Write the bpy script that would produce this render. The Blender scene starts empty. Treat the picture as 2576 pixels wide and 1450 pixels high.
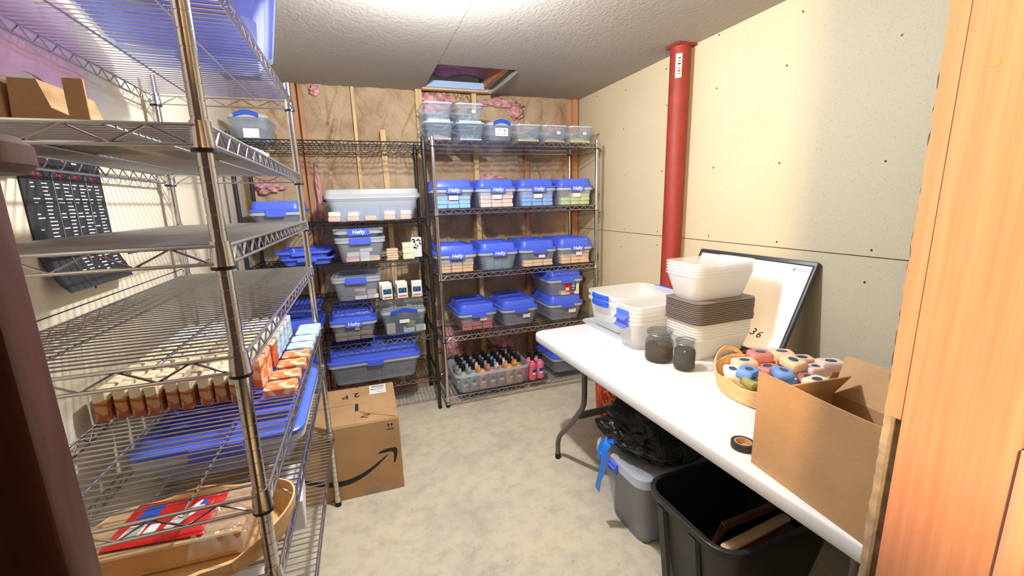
import bpy, bmesh, math, random
from mathutils import Matrix, Vector, noise
random.seed(7)
PI = math.pi
SC = bpy.context.scene
COL = SC.collection
ORD = ['first', 'second', 'third', 'fourth', 'fifth', 'sixth', 'seventh', 'eighth', 'ninth', 'tenth', 'eleventh', 'twelfth']

# ------------------------------------------------------------------ materials
def srgb(r, g, b):
    def f(c):
        c /= 255.0
        return c / 12.92 if c <= 0.04045 else ((c + 0.055) / 1.055) ** 2.4
    return (f(r), f(g), f(b), 1.0)

class Mat:
    """small helper round a principled node tree"""
    def __init__(s, name):
        s.m = bpy.data.materials.new(name); s.m.use_nodes = True
        s.nt = s.m.node_tree; s.n = s.nt.nodes; s.l = s.nt.links
        s.b = s.n['Principled BSDF']
        s.out = s.n['Material Output']
        s.tc = s.n.new('ShaderNodeTexCoord')
    def set(s, **k):
        for a, v in k.items():
            s.b.inputs[a.replace('_', ' ')].default_value = v
        return s
    def noise(s, scale, detail=4, rough=0.55, coord='Object', stretch=None, dist=0.0):
        t = s.n.new('ShaderNodeTexNoise')
        t.inputs['Scale'].default_value = scale; t.inputs['Detail'].default_value = detail
        t.inputs['Roughness'].default_value = rough; t.inputs['Distortion'].default_value = dist
        src = s.tc.outputs[coord]
        if stretch:
            mp = s.n.new('ShaderNodeMapping'); mp.inputs['Scale'].default_value = stretch
            s.l.new(src, mp.inputs['Vector']); src = mp.outputs['Vector']
        s.l.new(src, t.inputs['Vector'])
        return t.outputs['Fac']
    def ramp(s, fac, stops, const=False):
        r = s.n.new('ShaderNodeValToRGB'); e = r.color_ramp.elements
        if const: r.color_ramp.interpolation = 'CONSTANT'
        while len(e) < len(stops): e.new(0.5)
        for x, (p, c) in zip(e, stops):
            x.position = p; x.color = c
        s.l.new(fac, r.inputs['Fac'])
        return r.outputs['Color']
    def mix(s, fac, a, b, mode='MIX'):
        m = s.n.new('ShaderNodeMix'); m.data_type = 'RGBA'; m.blend_type = mode
        for i, v in ((0, fac), (6, a), (7, b)):
            if isinstance(v, (int, float)): m.inputs[i].default_value = v
            elif isinstance(v, tuple): m.inputs[i].default_value = v
            else: s.l.new(v, m.inputs[i])
        return m.outputs[2]
    def color(s, c):
        if isinstance(c, tuple): s.b.inputs['Base Color'].default_value = c
        else: s.l.new(c, s.b.inputs['Base Color'])
        return s
    def bump(s, h, strength=0.3, dist=0.01):
        b = s.n.new('ShaderNodeBump'); b.inputs['Strength'].default_value = strength
        b.inputs['Distance'].default_value = dist
        s.l.new(h, b.inputs['Height']); s.l.new(b.outputs['Normal'], s.b.inputs['Normal'])
        return s
    def see_through(s, alpha, tint=(1, 1, 1, 1)):
        tr = s.n.new('ShaderNodeBsdfTransparent'); tr.inputs['Color'].default_value = tint
        mx = s.n.new('ShaderNodeMixShader'); mx.inputs['Fac'].default_value = alpha
        s.l.new(tr.outputs[0], mx.inputs[1]); s.l.new(s.b.outputs[0], mx.inputs[2])
        s.l.new(mx.outputs[0], s.out.inputs['Surface'])
        return s

def plain(name, c, rough=0.5, metal=0.0, var=0.0, scale=30, bump=0.0, spec=0.5):
    m = Mat(name).set(Roughness=rough, Metallic=metal)
    m.b.inputs['Specular IOR Level'].default_value = spec
    if var or bump:
        n = m.noise(scale)
        if var:
            d = tuple(max(0, v * (1 - var)) for v in c[:3]) + (1,)
            u = tuple(min(1, v * (1 + var)) for v in c[:3]) + (1,)
            m.color(m.ramp(n, [(0.3, d), (0.7, u)]))
        else: m.color(c)
        if bump: m.bump(n, bump, 0.004)
    else: m.color(c)
    return m.m

M = {}
def build_materials():
    # drywall paper, cream-grey with fine fibres
    def drywall(name, c1, c2):
        m = Mat(name).set(Roughness=0.85)
        big = m.noise(1.3, 3); fine = m.noise(160, 3)
        base = m.ramp(big, [(0.3, c1), (0.7, c2)])
        spk = m.ramp(fine, [(0.28, (0.78, 0.75, 0.70, 1)), (0.42, (1, 1, 1, 1)), (0.8, (1, 1, 1, 1))])
        m.color(m.mix(1.0, base, spk, 'MULTIPLY')); m.bump(fine, 0.12, 0.003)
        return m.m
    M['wall'] = drywall('drywall_paper', (0.52, 0.475, 0.345, 1), (0.58, 0.53, 0.39, 1))
    M['wall_left'] = drywall('drywall_paper_cream', (0.72, 0.65, 0.50, 1), (0.78, 0.71, 0.56, 1))
    m = Mat('textured_ceiling').set(Roughness=0.9)
    n = m.noise(64, 5, 0.6, stretch=(1, 0.6, 1)); big = m.noise(1.1, 3)
    m.color(m.ramp(big, [(0.3, (0.38, 0.35, 0.305, 1)), (0.7, (0.44, 0.41, 0.36, 1))])); m.bump(n, 0.55, 0.006)
    M['ceiling'] = m.m
    m = Mat('worn_concrete').set(Roughness=0.75)
    a = m.noise(2.2, 6, 0.6); b = m.noise(14, 6, 0.7); c = m.noise(62, 3, 0.6)
    base = m.ramp(a, [(0.32, srgb(198, 190, 172)), (0.5, srgb(220, 210, 186)), (0.68, srgb(229, 215, 184))])
    mot = m.ramp(b, [(0.3, (0.72, 0.72, 0.73, 1)), (0.55, (1, 1, 1, 1))])
    sp = m.ramp(c, [(0.27, (0.34, 0.28, 0.24, 1)), (0.32, (1, 1, 1, 1))])
    m.color(m.mix(1.0, m.mix(0.8, base, mot, 'MULTIPLY'), sp, 'MULTIPLY')); m.bump(b, 0.12, 0.004)
    M['floor'] = m.m
    m = Mat('kraft_paper_facing').set(Roughness=0.75)
    a = m.noise(2.6, 5, 0.6, dist=0.6); b = m.noise(90, 2)
    base = m.ramp(a, [(0.30, srgb(164, 132, 106)), (0.5, srgb(196, 168, 134)), (0.66, srgb(208, 184, 150)), (0.74, srgb(198, 152, 138))])
    m.color(m.mix(0.35, base, m.ramp(b, [(0.3, (0.6, 0.5, 0.4, 1)), (0.5, (1, 1, 1, 1))]), 'MULTIPLY'))
    cr = m.noise(7, 5, 0.6, dist=1.4); m.bump(cr, 0.7, 0.02)
    M['kraft'] = m.m
    def wood(name, c1, c2, stretch, rough=0.6, scale=6):
        m = Mat(name).set(Roughness=rough)
        n = m.noise(scale, 5, 0.6, stretch=stretch, dist=0.4)
        m.color(m.ramp(n, [(0.3, c1), (0.7, c2)])); m.bump(n, 0.15, 0.004)
        return m.m
    M['stud'] = wood('pine_stud', srgb(214, 176, 120), srgb(236, 206, 150), (8, 8, 0.6))
    M['stud_pink'] = wood('weathered_stud', srgb(178, 120, 82), srgb(206, 150, 108), (8, 8, 0.6))
    M['jamb'] = wood('orange_pine_board', srgb(178, 124, 102), srgb(198, 146, 122), (14, 26, 0.7), 0.6, 5)
    M['jamb_pale'] = wood('pale_pine_board', srgb(196, 150, 128), srgb(208, 164, 140), (14, 26, 0.7), 0.6, 5)
    M['brown_wood'] = wood('dark_brown_stain', srgb(62, 34, 26), srgb(92, 54, 40), (6, 6, 1.0), 0.4, 7)
    M['chip'] = wood('basket_wood', srgb(214, 168, 110), srgb(238, 200, 146), (3, 3, 12), 0.55, 9)
    M['torn'] = plain('torn_gypsum', (0.30, 0.26, 0.22, 1), 0.95, var=0.3, scale=60)
    M['pink'] = plain('pink_fibreglass', srgb(222, 160, 158), 0.95, var=0.45, scale=30, bump=0.8)
    M['purple'] = plain('fibreglass_bluish_light', srgb(170, 120, 160), 0.95, var=0.25, scale=14, bump=0.5)  # pink fibreglass in the hatch, bluish light put into its colour
    M['foam'] = plain('pale_blue_foam', srgb(180, 205, 240), 0.8)
    M['dark'] = plain('dark_gap', (0.02, 0.018, 0.016, 1), 0.9)
    M['screw'] = plain('drywall_screw', (0.03, 0.03, 0.03, 1), 0.4, 0.3)
    # metals
    m = Mat('chrome_wire').set(Metallic=1.0, Roughness=0.22); m.color((0.68, 0.68, 0.70, 1)); M['chrome'] = m.m
    m = Mat('chrome_post').set(Metallic=1.0, Roughness=0.16); m.color((0.64, 0.63, 0.62, 1)); M['chrome_post'] = m.m
    m = Mat('dull_chrome_deck').set(Metallic=0.9, Roughness=0.42); m.color((0.40, 0.39, 0.38, 1)); M['deck'] = m.m
    M['black_wire'] = plain('black_epoxy_wire', (0.016, 0.017, 0.022, 1), 0.35)
    M['black_plastic'] = plain('black_plastic', (0.012, 0.012, 0.013, 1), 0.4)
    M['rubber'] = plain('black_rubber', (0.015, 0.015, 0.015, 1), 0.7)
    M['leg_grey'] = plain('grey_powder_coat', (0.13, 0.125, 0.12, 1), 0.4)
    M['pole'] = plain('red_oxide_paint', srgb(136, 44, 38), 0.6, var=0.15, scale=16, bump=0.1)
    # plastics
    def clear(name, col, alpha, tint, rough=0.25):
        m = Mat(name).set(Roughness=rough); m.color(col); m.see_through(alpha, tint); return m.m
    M['clear'] = clear('clear_plastic', (0.80, 0.86, 0.97, 1), 0.19, (0.94, 0.96, 1, 1))
    M['clear_rim'] = clear('clear_plastic_rim', (0.80, 0.86, 0.97, 1), 0.40, (0.95, 0.97, 1, 1))
    M['milky'] = clear('milky_clear_plastic', (0.86, 0.91, 1.0, 1), 0.34, (0.95, 0.97, 1, 1))
    M['smoke'] = clear('bluish_clear_plastic', (0.62, 0.76, 0.92, 1), 0.12, (0.90, 0.94, 0.98, 1))
    M['blue_clear'] = clear('translucent_blue_plastic', srgb(70, 100, 240), 0.55, (0.55, 0.65, 1.0, 1), 0.3)
    M['frost'] = clear('frosted_plastic', (0.88, 0.92, 0.97, 1), 0.34, (0.97, 0.98, 0.99, 1), 0.35)
    M['frost_lid'] = clear('frosted_lid_plastic', (0.84, 0.90, 0.98, 1), 0.42, (0.95, 0.97, 1, 1), 0.3)
    M['film'] = clear('clear_wrap_film', (0.8, 0.76, 0.7, 1), 0.20, (0.95, 0.93, 0.9, 1), 0.12)
    M['glass'] = clear('jar_glass', (0.10, 0.12, 0.11, 1), 0.16, (0.97, 0.98, 0.97, 1), 0.04)
    M['blue'] = plain('blue_lid_plastic', srgb(84, 112, 238), 0.32)
    M['blue_handle'] = plain('blue_handle_plastic', srgb(36, 84, 214), 0.4)
    M['greylid'] = plain('grey_lid_plastic', srgb(112, 107, 104), 0.45)
    M['white'] = plain('white_paper', (0.88, 0.88, 0.88, 1), 0.7)
    M['print'] = plain('black_print', (0.012, 0.012, 0.012, 1), 0.6)
    M['logo'] = plain('white_logo_print', (0.86, 0.88, 0.95, 1), 0.5)
    m = Mat('white_table_plastic').set(Roughness=0.5); n = m.noise(500, 2)
    m.color((0.80, 0.805, 0.81, 1)); m.bump(n, 0.08, 0.002); M['table'] = m.m
    def card(name, c1, c2):
        m = Mat(name).set(Roughness=0.85); n = m.noise(5, 4); f = m.noise(60, 2, stretch=(1, 1, 6))
        m.color(m.mix(0.25, m.ramp(n, [(0.3, c1), (0.7, c2)]), m.ramp(f, [(0.3, (0.7, 0.66, 0.6, 1)), (0.6, (1, 1, 1, 1))]), 'MULTIPLY'))
        m.bump(f, 0.12, 0.003); return m.m
    M['card'] = card('corrugated_cardboard', srgb(178, 138, 96), srgb(196, 156, 112))
    M['card_in'] = card('cardboard_inside', srgb(186, 148, 106), srgb(204, 168, 124))
    M['board_white'] = plain('whiteboard_surface', (0.86, 0.87, 0.89, 1), 0.25)
    M['board_frame'] = plain('whiteboard_frame', (0.035, 0.04, 0.055, 1), 0.4)
    M['tote'] = plain('dark_tote_plastic', (0.018, 0.020, 0.019, 1), 0.45)
    m = Mat('bin_bag_film').set(Roughness=0.28); m.color((0.006, 0.006, 0.007, 1)); m.bump(m.noise(26, 4, dist=1.0), 0.7, 0.02); M['bag'] = m.m
    M['ribbon'] = plain('blue_drawstring', srgb(22, 120, 226), 0.35)
    M['bucket'] = plain('orange_bucket_plastic', srgb(226, 62, 22), 0.45)
    M['bucket_print'] = plain('pale_bucket_print', srgb(250, 160, 120), 0.5)
    M['powder'] = plain('dark_brown_powder', srgb(86, 66, 62), 0.95, var=0.35, scale=160)
    M['powder2'] = plain('dark_grey_powder', srgb(78, 72, 72), 0.95, var=0.3, scale=160)
    M['shred_white'] = plain('white_paper_shreds', srgb(236, 232, 224), 0.8)
    M['shred_cream'] = plain('cream_paper_shreds', srgb(236, 212, 150), 0.8)
    M['shred_pink'] = plain('pink_paper_shreds', srgb(230, 190, 186), 0.8)
    M['flag'] = plain('pink_cloth', srgb(250, 196, 204), 0.9, var=0.18, scale=4)
    M['poster'] = plain('charcoal_poster', (0.022, 0.022, 0.026, 1), 0.5)
    M['poster_red'] = plain('maroon_poster_band', srgb(86, 20, 30), 0.5)
    M['poster_print'] = plain('pale_poster_print', (0.75, 0.78, 0.82, 1), 0.6)
    M['poster_redprint'] = plain('red_poster_print', srgb(140, 38, 42), 0.6)
    M['orange_dot'] = plain('orange_print', srgb(244, 140, 40), 0.6)
    M['red_pack'] = plain('red_pack_film', srgb(206, 38, 36), 0.3)
    M['blue_pack'] = plain('blue_pack_print', srgb(36, 84, 186), 0.4)
    M['black_tape'] = plain('black_tape', (0.02, 0.02, 0.022, 1), 0.5)
    M['copper'] = plain('tape_core_card', srgb(190, 150, 110), 0.8)
    M['navy'] = plain('navy_label_print', srgb(30, 72, 110), 0.5)
    M['redbar'] = plain('coral_label_print', srgb(214, 96, 72), 0.5)
    M['bulb'] = plain('lamp_porcelain', (0.85, 0.85, 0.83, 1), 0.3)
    # soaps
    def soap(name, body, swirl, top=None, zt=0.0, scale=22):
        m = Mat(name).set(Roughness=0.55)
        n = m.noise(scale, 3, 0.5, stretch=(1, 1, 1.5), dist=1.5)
        c = m.ramp(n, [(0.44, body), (0.54, swirl)])
        if top:
            sx = m.n.new('ShaderNodeSeparateXYZ'); m.l.new(m.tc.outputs['Object'], sx.inputs[0])
            ad = m.n.new('ShaderNodeMath'); ad.operation = 'MULTIPLY_ADD'; ad.inputs[1].default_value = 0.03
            m.l.new(m.noise(30, 2), ad.inputs[0]); m.l.new(sx.outputs['Z'], ad.inputs[2])
            gt = m.n.new('ShaderNodeMath'); gt.operation = 'GREATER_THAN'; gt.inputs[1].default_value = zt
            m.l.new(ad.outputs[0], gt.inputs[0]); c = m.mix(gt.outputs[0], c, top)
        m.color(c); return m.m
    cream = srgb(240, 226, 190)
    M['soap_orange'] = soap('orange_layered_soap', srgb(168, 92, 50), srgb(206, 152, 98), cream, 0.070)
    M['soap_rust'] = soap('rust_soap', srgb(196, 84, 40), srgb(214, 112, 58), cream, 0.092)
    M['soap_blue'] = soap('blue_white_soap', srgb(150, 190, 228), srgb(226, 228, 220), srgb(232, 238, 240), 0.085)
    M['soap_flat_o'] = soap('orange_swirl_soap', srgb(228, 122, 66), srgb(248, 212, 170), None, 0, 16)
    M['soap_flat_b'] = soap('pale_blue_swirl_soap', srgb(168, 206, 240), srgb(238, 244, 246), None, 0, 16)
    for k, c in (('c_blue', (150, 196, 236)), ('c_pink', (238, 208, 200)), ('c_sky', (140, 182, 232)), ('c_green', (184, 204, 160)),
                 ('c_tan', (222, 188, 150)), ('c_slate', (110, 138, 152)), ('c_peach', (234, 202, 162)), ('c_rose', (176, 110, 112)),
                 ('c_cream', (240, 230, 200)), ('c_mauve', (150, 122, 120)), ('c_sand', (226, 196, 166)), ('c_moss', (166, 158, 84)),
                 ('c_white', (238, 236, 228)), ('c_plum', (186, 122, 118)), ('c_salmon', (240, 192, 176)), ('c_cornflower', (110, 154, 228)),
                 ('c_grey', (128, 118, 112))):
        M[k] = plain('soap_' + k[2:], srgb(*c), 0.55, var=0.06, scale=40)
    for k, c in (('l_sage', (168, 182, 160)), ('l_orange', (240, 170, 96)), ('l_mauve', (186, 134, 128)), ('l_blue', (96, 168, 236)),
                 ('l_cream', (240, 220, 196)), ('l_amber', (226, 140, 60)), ('l_grey', (156, 166, 158)), ('l_pink', (244, 120, 170)), ('l_coral', (240, 110, 120))):
        M[k] = plain('lotion_' + k[2:], srgb(*c), 0.35)
build_materials()

# ------------------------------------------------------------------ object helpers
def thing(name, label, cat, loc=(0, 0, 0), rz=0.0, group=None, rot=None):
    o = bpy.data.objects.new(name, None); COL.objects.link(o)
    o.empty_display_size = 0.05
    o.location = loc; o.rotation_euler = rot if rot else (0, 0, rz)
    o['label'] = label; o['category'] = cat
    if group: o['group'] = group
    return o
def tag(o, label, cat, group=None, kind=None):
    o['label'] = label; o['category'] = cat
    if group: o['group'] = group
    if kind: o['kind'] = kind
    return o
def struct(o):
    o['kind'] = 'structure'; return o
def kids(o): return [c for c in COL.objects if c.parent == o]
CH = {}
def copy_tree(o, loc, rz=0.0, label=None, group=None, mats=None):
    """copy of a thing with its parts and sub-parts (mesh data shared); mats = {part name: material}"""
    c = o.copy(); COL.objects.link(c)
    c.location = loc; c.rotation_euler = (0, 0, rz)
    if label: c['label'] = label
    if group: c['group'] = group
    if o.name not in CH:
        CH[o.name] = [(p, kids(p)) for p in kids(o)]
    for p, subs in CH[o.name]:
        q = p.copy(); COL.objects.link(q); q.parent = c
        nm = p.name.split('.')[0]
        if mats and nm in mats:
            q.data = variant(p.data, mats[nm])
        for s in subs:
            t = s.copy(); COL.objects.link(t); t.parent = q
    return c
VAR = {}
def variant(me, mat):
    k = (me.name, mat)
    if k not in VAR:
        n = me.copy(); n.materials.clear(); n.materials.append(M[mat]); VAR[k] = n
    return VAR[k]

def rrect(w, d, r, n=4, cx=0, cy=0, z=0):
    r = min(r, w / 2 - 1e-4, d / 2 - 1e-4); out = []
    for (sx, sy, a0) in ((1, 1, 0), (-1, 1, PI / 2), (-1, -1, PI), (1, -1, 1.5 * PI)):
        for k in range(n + 1):
            a = a0 + PI / 2 * k / n
            out.append(Vector((cx + sx * (w / 2 - r) + r * math.cos(a), cy + sy * (d / 2 - r) + r * math.sin(a), z)))
    return out

class MB:
    def __init__(s): s.v = []; s.f = []; s.mi = []; s.cur = 0
    def add(s, vs, fs):
        b = len(s.v); s.v += [tuple(v) for v in vs]
        for f in fs: s.f.append([b + i for i in f]); s.mi.append(s.cur)
        return s
    def mat(s, i): s.cur = i; return s
    def box(s, x0, x1, y0, y1, z0, z1, mtx=None):
        vs = [Vector(p) for p in ((x0, y0, z0), (x1, y0, z0), (x1, y1, z0), (x0, y1, z0), (x0, y0, z1), (x1, y0, z1), (x1, y1, z1), (x0, y1, z1))]
        if mtx: vs = [mtx @ v for v in vs]
        return s.add(vs, [(0, 3, 2, 1), (4, 5, 6, 7), (0, 1, 5, 4), (1, 2, 6, 5), (2, 3, 7, 6), (3, 0, 4, 7)])
    def rbox(s, x0, x1, y0, y1, z0, z1, b=0.004, mtx=None):
        """box with all edges chamfered"""
        w, d = x1 - x0, y1 - y0; cx, cy = (x0 + x1) / 2, (y0 + y1) / 2
        b = min(b, w / 2.2, d / 2.2, (z1 - z0) / 2.2)
        lp = [rrect(w - 2 * b, d - 2 * b, b, 2, cx, cy, z0), rrect(w, d, b * 1.5, 2, cx, cy, z0 + b),
              rrect(w, d, b * 1.5, 2, cx, cy, z1 - b), rrect(w - 2 * b, d - 2 * b, b, 2, cx, cy, z1)]
        if mtx: lp = [[mtx @ v for v in l] for l in lp]
        return s.loft(lp)
    def loft(s, loops, cap0=True, cap1=True, close=True):
        n = len(loops[0]); vs = [v for l in loops for v in l]; fs = []
        for i in range(len(loops) - 1):
            for k in range(n if close else n - 1):
                a, b = i * n + k, i * n + (k + 1) % n
                fs.append((a, b, b + n, a + n))
        if cap0: fs.append(tuple(reversed(range(n))))
        if cap1: fs.append(tuple(range((len(loops) - 1) * n, len(loops) * n)))
        return s.add(vs, fs)
    def lathe(s, prof, n=20, c=(0, 0, 0), cap0=True, cap1=True, sy=1.0):
        return s.loft([[Vector((c[0] + r * math.cos(2 * PI * k / n), c[1] + sy * r * math.sin(2 * PI * k / n), c[2] + z)) for k in range(n)] for r, z in prof], cap0, cap1)
    def tube(s, pts, r, n=6, closed=False):
        pts = [Vector(p) for p in pts]; loops = []; m = len(pts)
        up = None
        for i, p in enumerate(pts):
            if closed: t = pts[(i + 1) % m] - pts[i - 1]
            else: t = pts[min(i + 1, m - 1)] - pts[max(i - 1, 0)]
            t.normalize()
            if up is None:
                up = Vector((0, 0, 1)) if abs(t.z) < 0.9 else Vector((1, 0, 0))
            u = t.cross(up)
            if u.length < 1e-5: u = t.cross(Vector((0, 1, 0)))
            u.normalize(); w = u.cross(t).normalized(); up = w
            rr = r[i] if isinstance(r, (list, tuple)) else r
            loops.append([p + u * (rr * math.cos(2 * PI * k / n)) + w * (rr * math.sin(2 * PI * k / n)) for k in range(n)])
        if closed: loops.append(loops[0]); return s.loft(loops, False, False)
        return s.loft(loops)
    def poly(s, pts, depth, mtx=None):
        """2D outline (x,y) extruded in z"""
        a = [Vector((p[0], p[1], 0)) for p in pts]; b = [Vector((p[0], p[1], depth)) for p in pts]
        if mtx: a = [mtx @ v for v in a]; b = [mtx @ v for v in b]
        return s.loft([a, b])
    def mesh(s, name, mats, smooth=None):
        me = bpy.data.meshes.new(name); me.from_pydata(s.v, [], s.f)
        for m in (mats if isinstance(mats, (list, tuple)) else [mats]): me.materials.append(M[m])
        me.polygons.foreach_set('material_index', s.mi)
        bm = bmesh.new(); bm.from_mesh(me); bmesh.ops.recalc_face_normals(bm, faces=bm.faces)
        if smooth:
            lim = math.radians(smooth)
            for f in bm.faces: f.smooth = True
            for e in bm.edges:
                if len(e.link_faces) == 2 and e.calc_face_angle(0) > lim: e.smooth = False
        bm.to_mesh(me); bm.free(); me.update()
        return me
    def build(s, name, mats, parent=None, smooth=None, loc=None):
        o = bpy.data.objects.new(name, s.mesh(name, mats, smooth)); COL.objects.link(o)
        if parent: o.parent = parent
        if loc: o.location = loc
        return o

def text_part(name, txt, size, mat, parent, mtx, depth=0.0004, wrap=None, spacing=1.0, shear=0.0, align='CENTER', bold=0.0):
    cu = bpy.data.curves.new(name, 'FONT'); cu.body = txt; cu.size = size; cu.extrude = depth; cu.resolution_u = 2
    cu.offset = bold; cu.align_x = align; cu.align_y = 'CENTER'; cu.space_character = spacing; cu.shear = shear
    t = bpy.data.objects.new(name, cu); COL.objects.link(t)
    dg = bpy.context.evaluated_depsgraph_get()
    me = bpy.data.meshes.new_from_object(t.evaluated_get(dg))
    bpy.data.objects.remove(t); bpy.data.curves.remove(cu)
    me.name = name
    for v in me.vertices:
        v.co = wrap(v.co) if wrap else mtx @ v.co
    me.materials.clear(); me.materials.append(M[mat])
    o = bpy.data.objects.new(name, me); COL.objects.link(o); o.parent = parent
    return o
def T(x, y, z): return Matrix.Translation((x, y, z))
def RX(a): return Matrix.Rotation(a, 4, 'X')
def RY(a): return Matrix.Rotation(a, 4, 'Y')
def RZ(a): return Matrix.Rotation(a, 4, 'Z')
FACE_Y = RX(PI / 2)                      # text plane turned to face -y
FACE_X = RZ(-PI / 2) @ RX(PI / 2)        # text plane turned to face -x

# ------------------------------------------------------------------ the setting
XL, XR, YB, YF, ZC = -0.72, 1.79, 3.36, 0.27, 2.245
def lumpy(x, z, s): return noise.noise(Vector((x * s, 3.7, z * s)))
def build_room():
    mb = MB(); mb.box(-1.2, 2.6, -1.6, 3.6, -0.06, 0); struct(mb.build('floor', 'floor'))
    # a few marks on the slab
    # ceiling sheet with the open hatch cut out of it
    hx0, hx1, hy0, hy1 = 0.515, 1.015, 2.70, 3.235
    mb = MB(); z0, z1 = ZC, ZC + 0.013
    mb.box(XL - .1, hx0 - .0015, -1.6, YB + .1, z0, z1); mb.box(hx1, XR + .1, -1.6, YB + .1, z0, z1)
    mb.box(hx0 + .0015, hx1, -1.6, hy0, z0, z1); mb.box(hx0, hx1, hy1, YB + .1, z0, z1)
    # ragged paper edge along the seam and the cut
    ceil = struct(mb.build('ceiling', 'ceiling'))
    mb = MB()
    for x in (hx0 - 0.045, hx1 - 0.075): mb.box(x, x + 0.038, 2.3, 3.33, ZC + .014, ZC + .15)
    mb.build('joist', 'stud_pink', ceil)
    mb = MB(); mb.box(hx0 - 0.02, hx1 + .0, hy1 - 0.012, hy1 + 0.03, ZC - 0.012, ZC + .002); mb.build('top_plate', 'stud', ceil)
    mb = MB(); n = 14
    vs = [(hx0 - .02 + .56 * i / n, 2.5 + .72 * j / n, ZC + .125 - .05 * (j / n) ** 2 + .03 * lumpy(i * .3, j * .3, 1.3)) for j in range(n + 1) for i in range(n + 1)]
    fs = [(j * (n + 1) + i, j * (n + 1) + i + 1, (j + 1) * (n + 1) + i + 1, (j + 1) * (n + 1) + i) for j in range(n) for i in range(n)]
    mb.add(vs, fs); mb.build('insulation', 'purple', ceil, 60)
    mb = MB(); mb.box(hx0 - .01, hx1 - .07, hy1 - .03, hy1 - .012, ZC + .0, ZC + .045); mb.box(hx0 - .4, hx1 + .4, 2.2, 3.4, ZC + .2, ZC + .22); mb.build('foam_strip', 'foam', ceil)
    mb = MB(); pts = [(hx1 + .006, hy0 + .02, ZC - .004), (hx1 - .004, 2.85, ZC - .012), (hx1 - .02, 2.98, ZC - .022), (hx1 - .02, 3.10, ZC - .016), (hx1 - .05, 3.15, ZC - .03)]
    mb.tube(pts, [.004, .009, .010, .009, .012], 6); mb.build('torn_edge', 'ceiling', ceil, 60)
    # walls
    mb = MB(); mb.box(XR, XR + .03, .1, YB + .1, 0, ZC); wr = struct(mb.build('wall_right', 'wall'))
    mb = MB()
    mb.box(XR - .0012, XR + .001, YF, 3.36, 1.1985, 1.2015)
    r = random.Random(3)
    for y in (0.62, 1.03, 1.44, 1.85, 2.25, 2.66, 3.05):
        for z in (0.3, 0.72, 1.10, 1.225, 1.58, 1.95, 2.2):
            yy, zz = y + r.uniform(-.03, .03), z + r.uniform(-.04, .04) if z not in (1.225,) else z
            loop = [Vector((XR - .001, yy + .0042 * math.cos(a * PI / 4), zz + .0042 * math.sin(a * PI / 4))) for a in range(8)]
            loop2 = [Vector((XR + .001, v.y, v.z)) for v in loop]
            mb.loft([loop, loop2])
    mb.build('screw', 'screw', wr)
    mb = MB(); mb.box(XL - .03, XL, YF, YB + .1, 0, ZC); wl = struct(mb.build('wall_left', 'wall_left'))
    mb = MB(); mb.box(XL - .001, XL + .0012, YF, 3.3, 1.1985, 1.2012)
    for y, z in ((1.50, 1.235), (1.62, 1.86), (2.3, 1.24), (2.6, 1.6)):
        loop = [Vector((XL - .001, y + .0042 * math.cos(a * PI / 4), z + .0042 * math.sin(a * PI / 4))) for a in range(8)]
        mb.loft([loop, [Vector((XL + .001, v.y, v.z)) for v in loop]])
    mb.build('screw', 'screw', wl)
    # back wall: kraft faced batts between studs
    studs = [(-0.345, .036, 'stud_pink', 3.312), (-0.303, .026, 'stud_pink', 3.318), (0.028, .020, 'stud', 3.308), (0.207, .036, 'stud', 3.284), (0.474, .044, 'stud', 3.278), (0.884, .036, 'stud', 3.284), (1.315, .038, 'stud_pink', 3.318), (1.745, .05, 'stud_pink', 3.312)]
    xs = [-0.72, -0.325, 0.028, 0.478, 0.888, 1.315, 1.79]
    nx, nz = 230, 200; vs = []
    for j in range(nz + 1):
        z = ZC * j / nz
        for i in range(nx + 1):
            x = XL + (XR - XL) * i / nx
            a = max([q for q in xs if q <= x + 1e-6]); b = min([q for q in xs if q >= x - 1e-6] + [XR])
            t = (x - a) / max(b - a, 1e-3)
            bul = math.sin(PI * min(max(t, 0), 1)) ** 0.6
            fold = abs(noise.noise(Vector((x * 6.0 + z * 2.8, 1.3, z * 2.6 - x * 2.5)))) ** 0.55
            fold2 = abs(noise.noise(Vector((x * 9.0 - z * 4, 7.3, z * 4.5)))) ** .8
            if i == 0 and j == 0:
                rk = random.Random(14); FOLDS = []
                for q in range(46):
                    a_ = rk.choice((-1, 1)) * rk.uniform(.15, .75); FOLDS.append((rk.uniform(XL, XR), rk.uniform(.3, ZC), math.cos(a_), math.sin(a_), rk.uniform(.10, .34), rk.uniform(.008, .016), rk.uniform(.012, .026)))
                for (fx, fz, a_, L_) in ((-.165, 1.95, .38, .32), (-.165, 1.95, -.42, .30), (-.165, 1.78, .25, .3), (.11, 2.05, -.5, .25), (.36, 2.0, .5, .28), (.33, 1.75, -.45, .25), (.12, 1.8, .4, .25)): FOLDS.append((fx + math.sin(a_) * L_ * .5, fz + math.cos(a_) * L_ * .5, math.cos(a_), math.sin(a_), L_, .010, .024))
            fd = 0
            for (fx, fz, ca_, sa_, L_, w_, am_) in FOLDS:
                dx, dz = x - fx, z - fz
                if abs(dx) > .4 or abs(dz) > .4: continue
                al, ac = dz * ca_ + dx * sa_, dx * ca_ - dz * sa_
                if abs(al) < L_: fd += am_ * (1 - (al / L_) ** 2) * (math.exp(-(ac / w_) ** 2) - .6 * math.exp(-((ac - 2 * w_) / (1.6 * w_)) ** 2))
            crease = min(.02, max(-.018, -fd * .8)) + 0.018 * math.exp(-((x + 0.165 + .012 * math.sin(z * 5)) / .012) ** 2)
            y = 3.350 - bul * (0.012 + 0.052 * fold - 0.018 * fold2) + crease
            vs.append((x, y, z))
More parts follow.
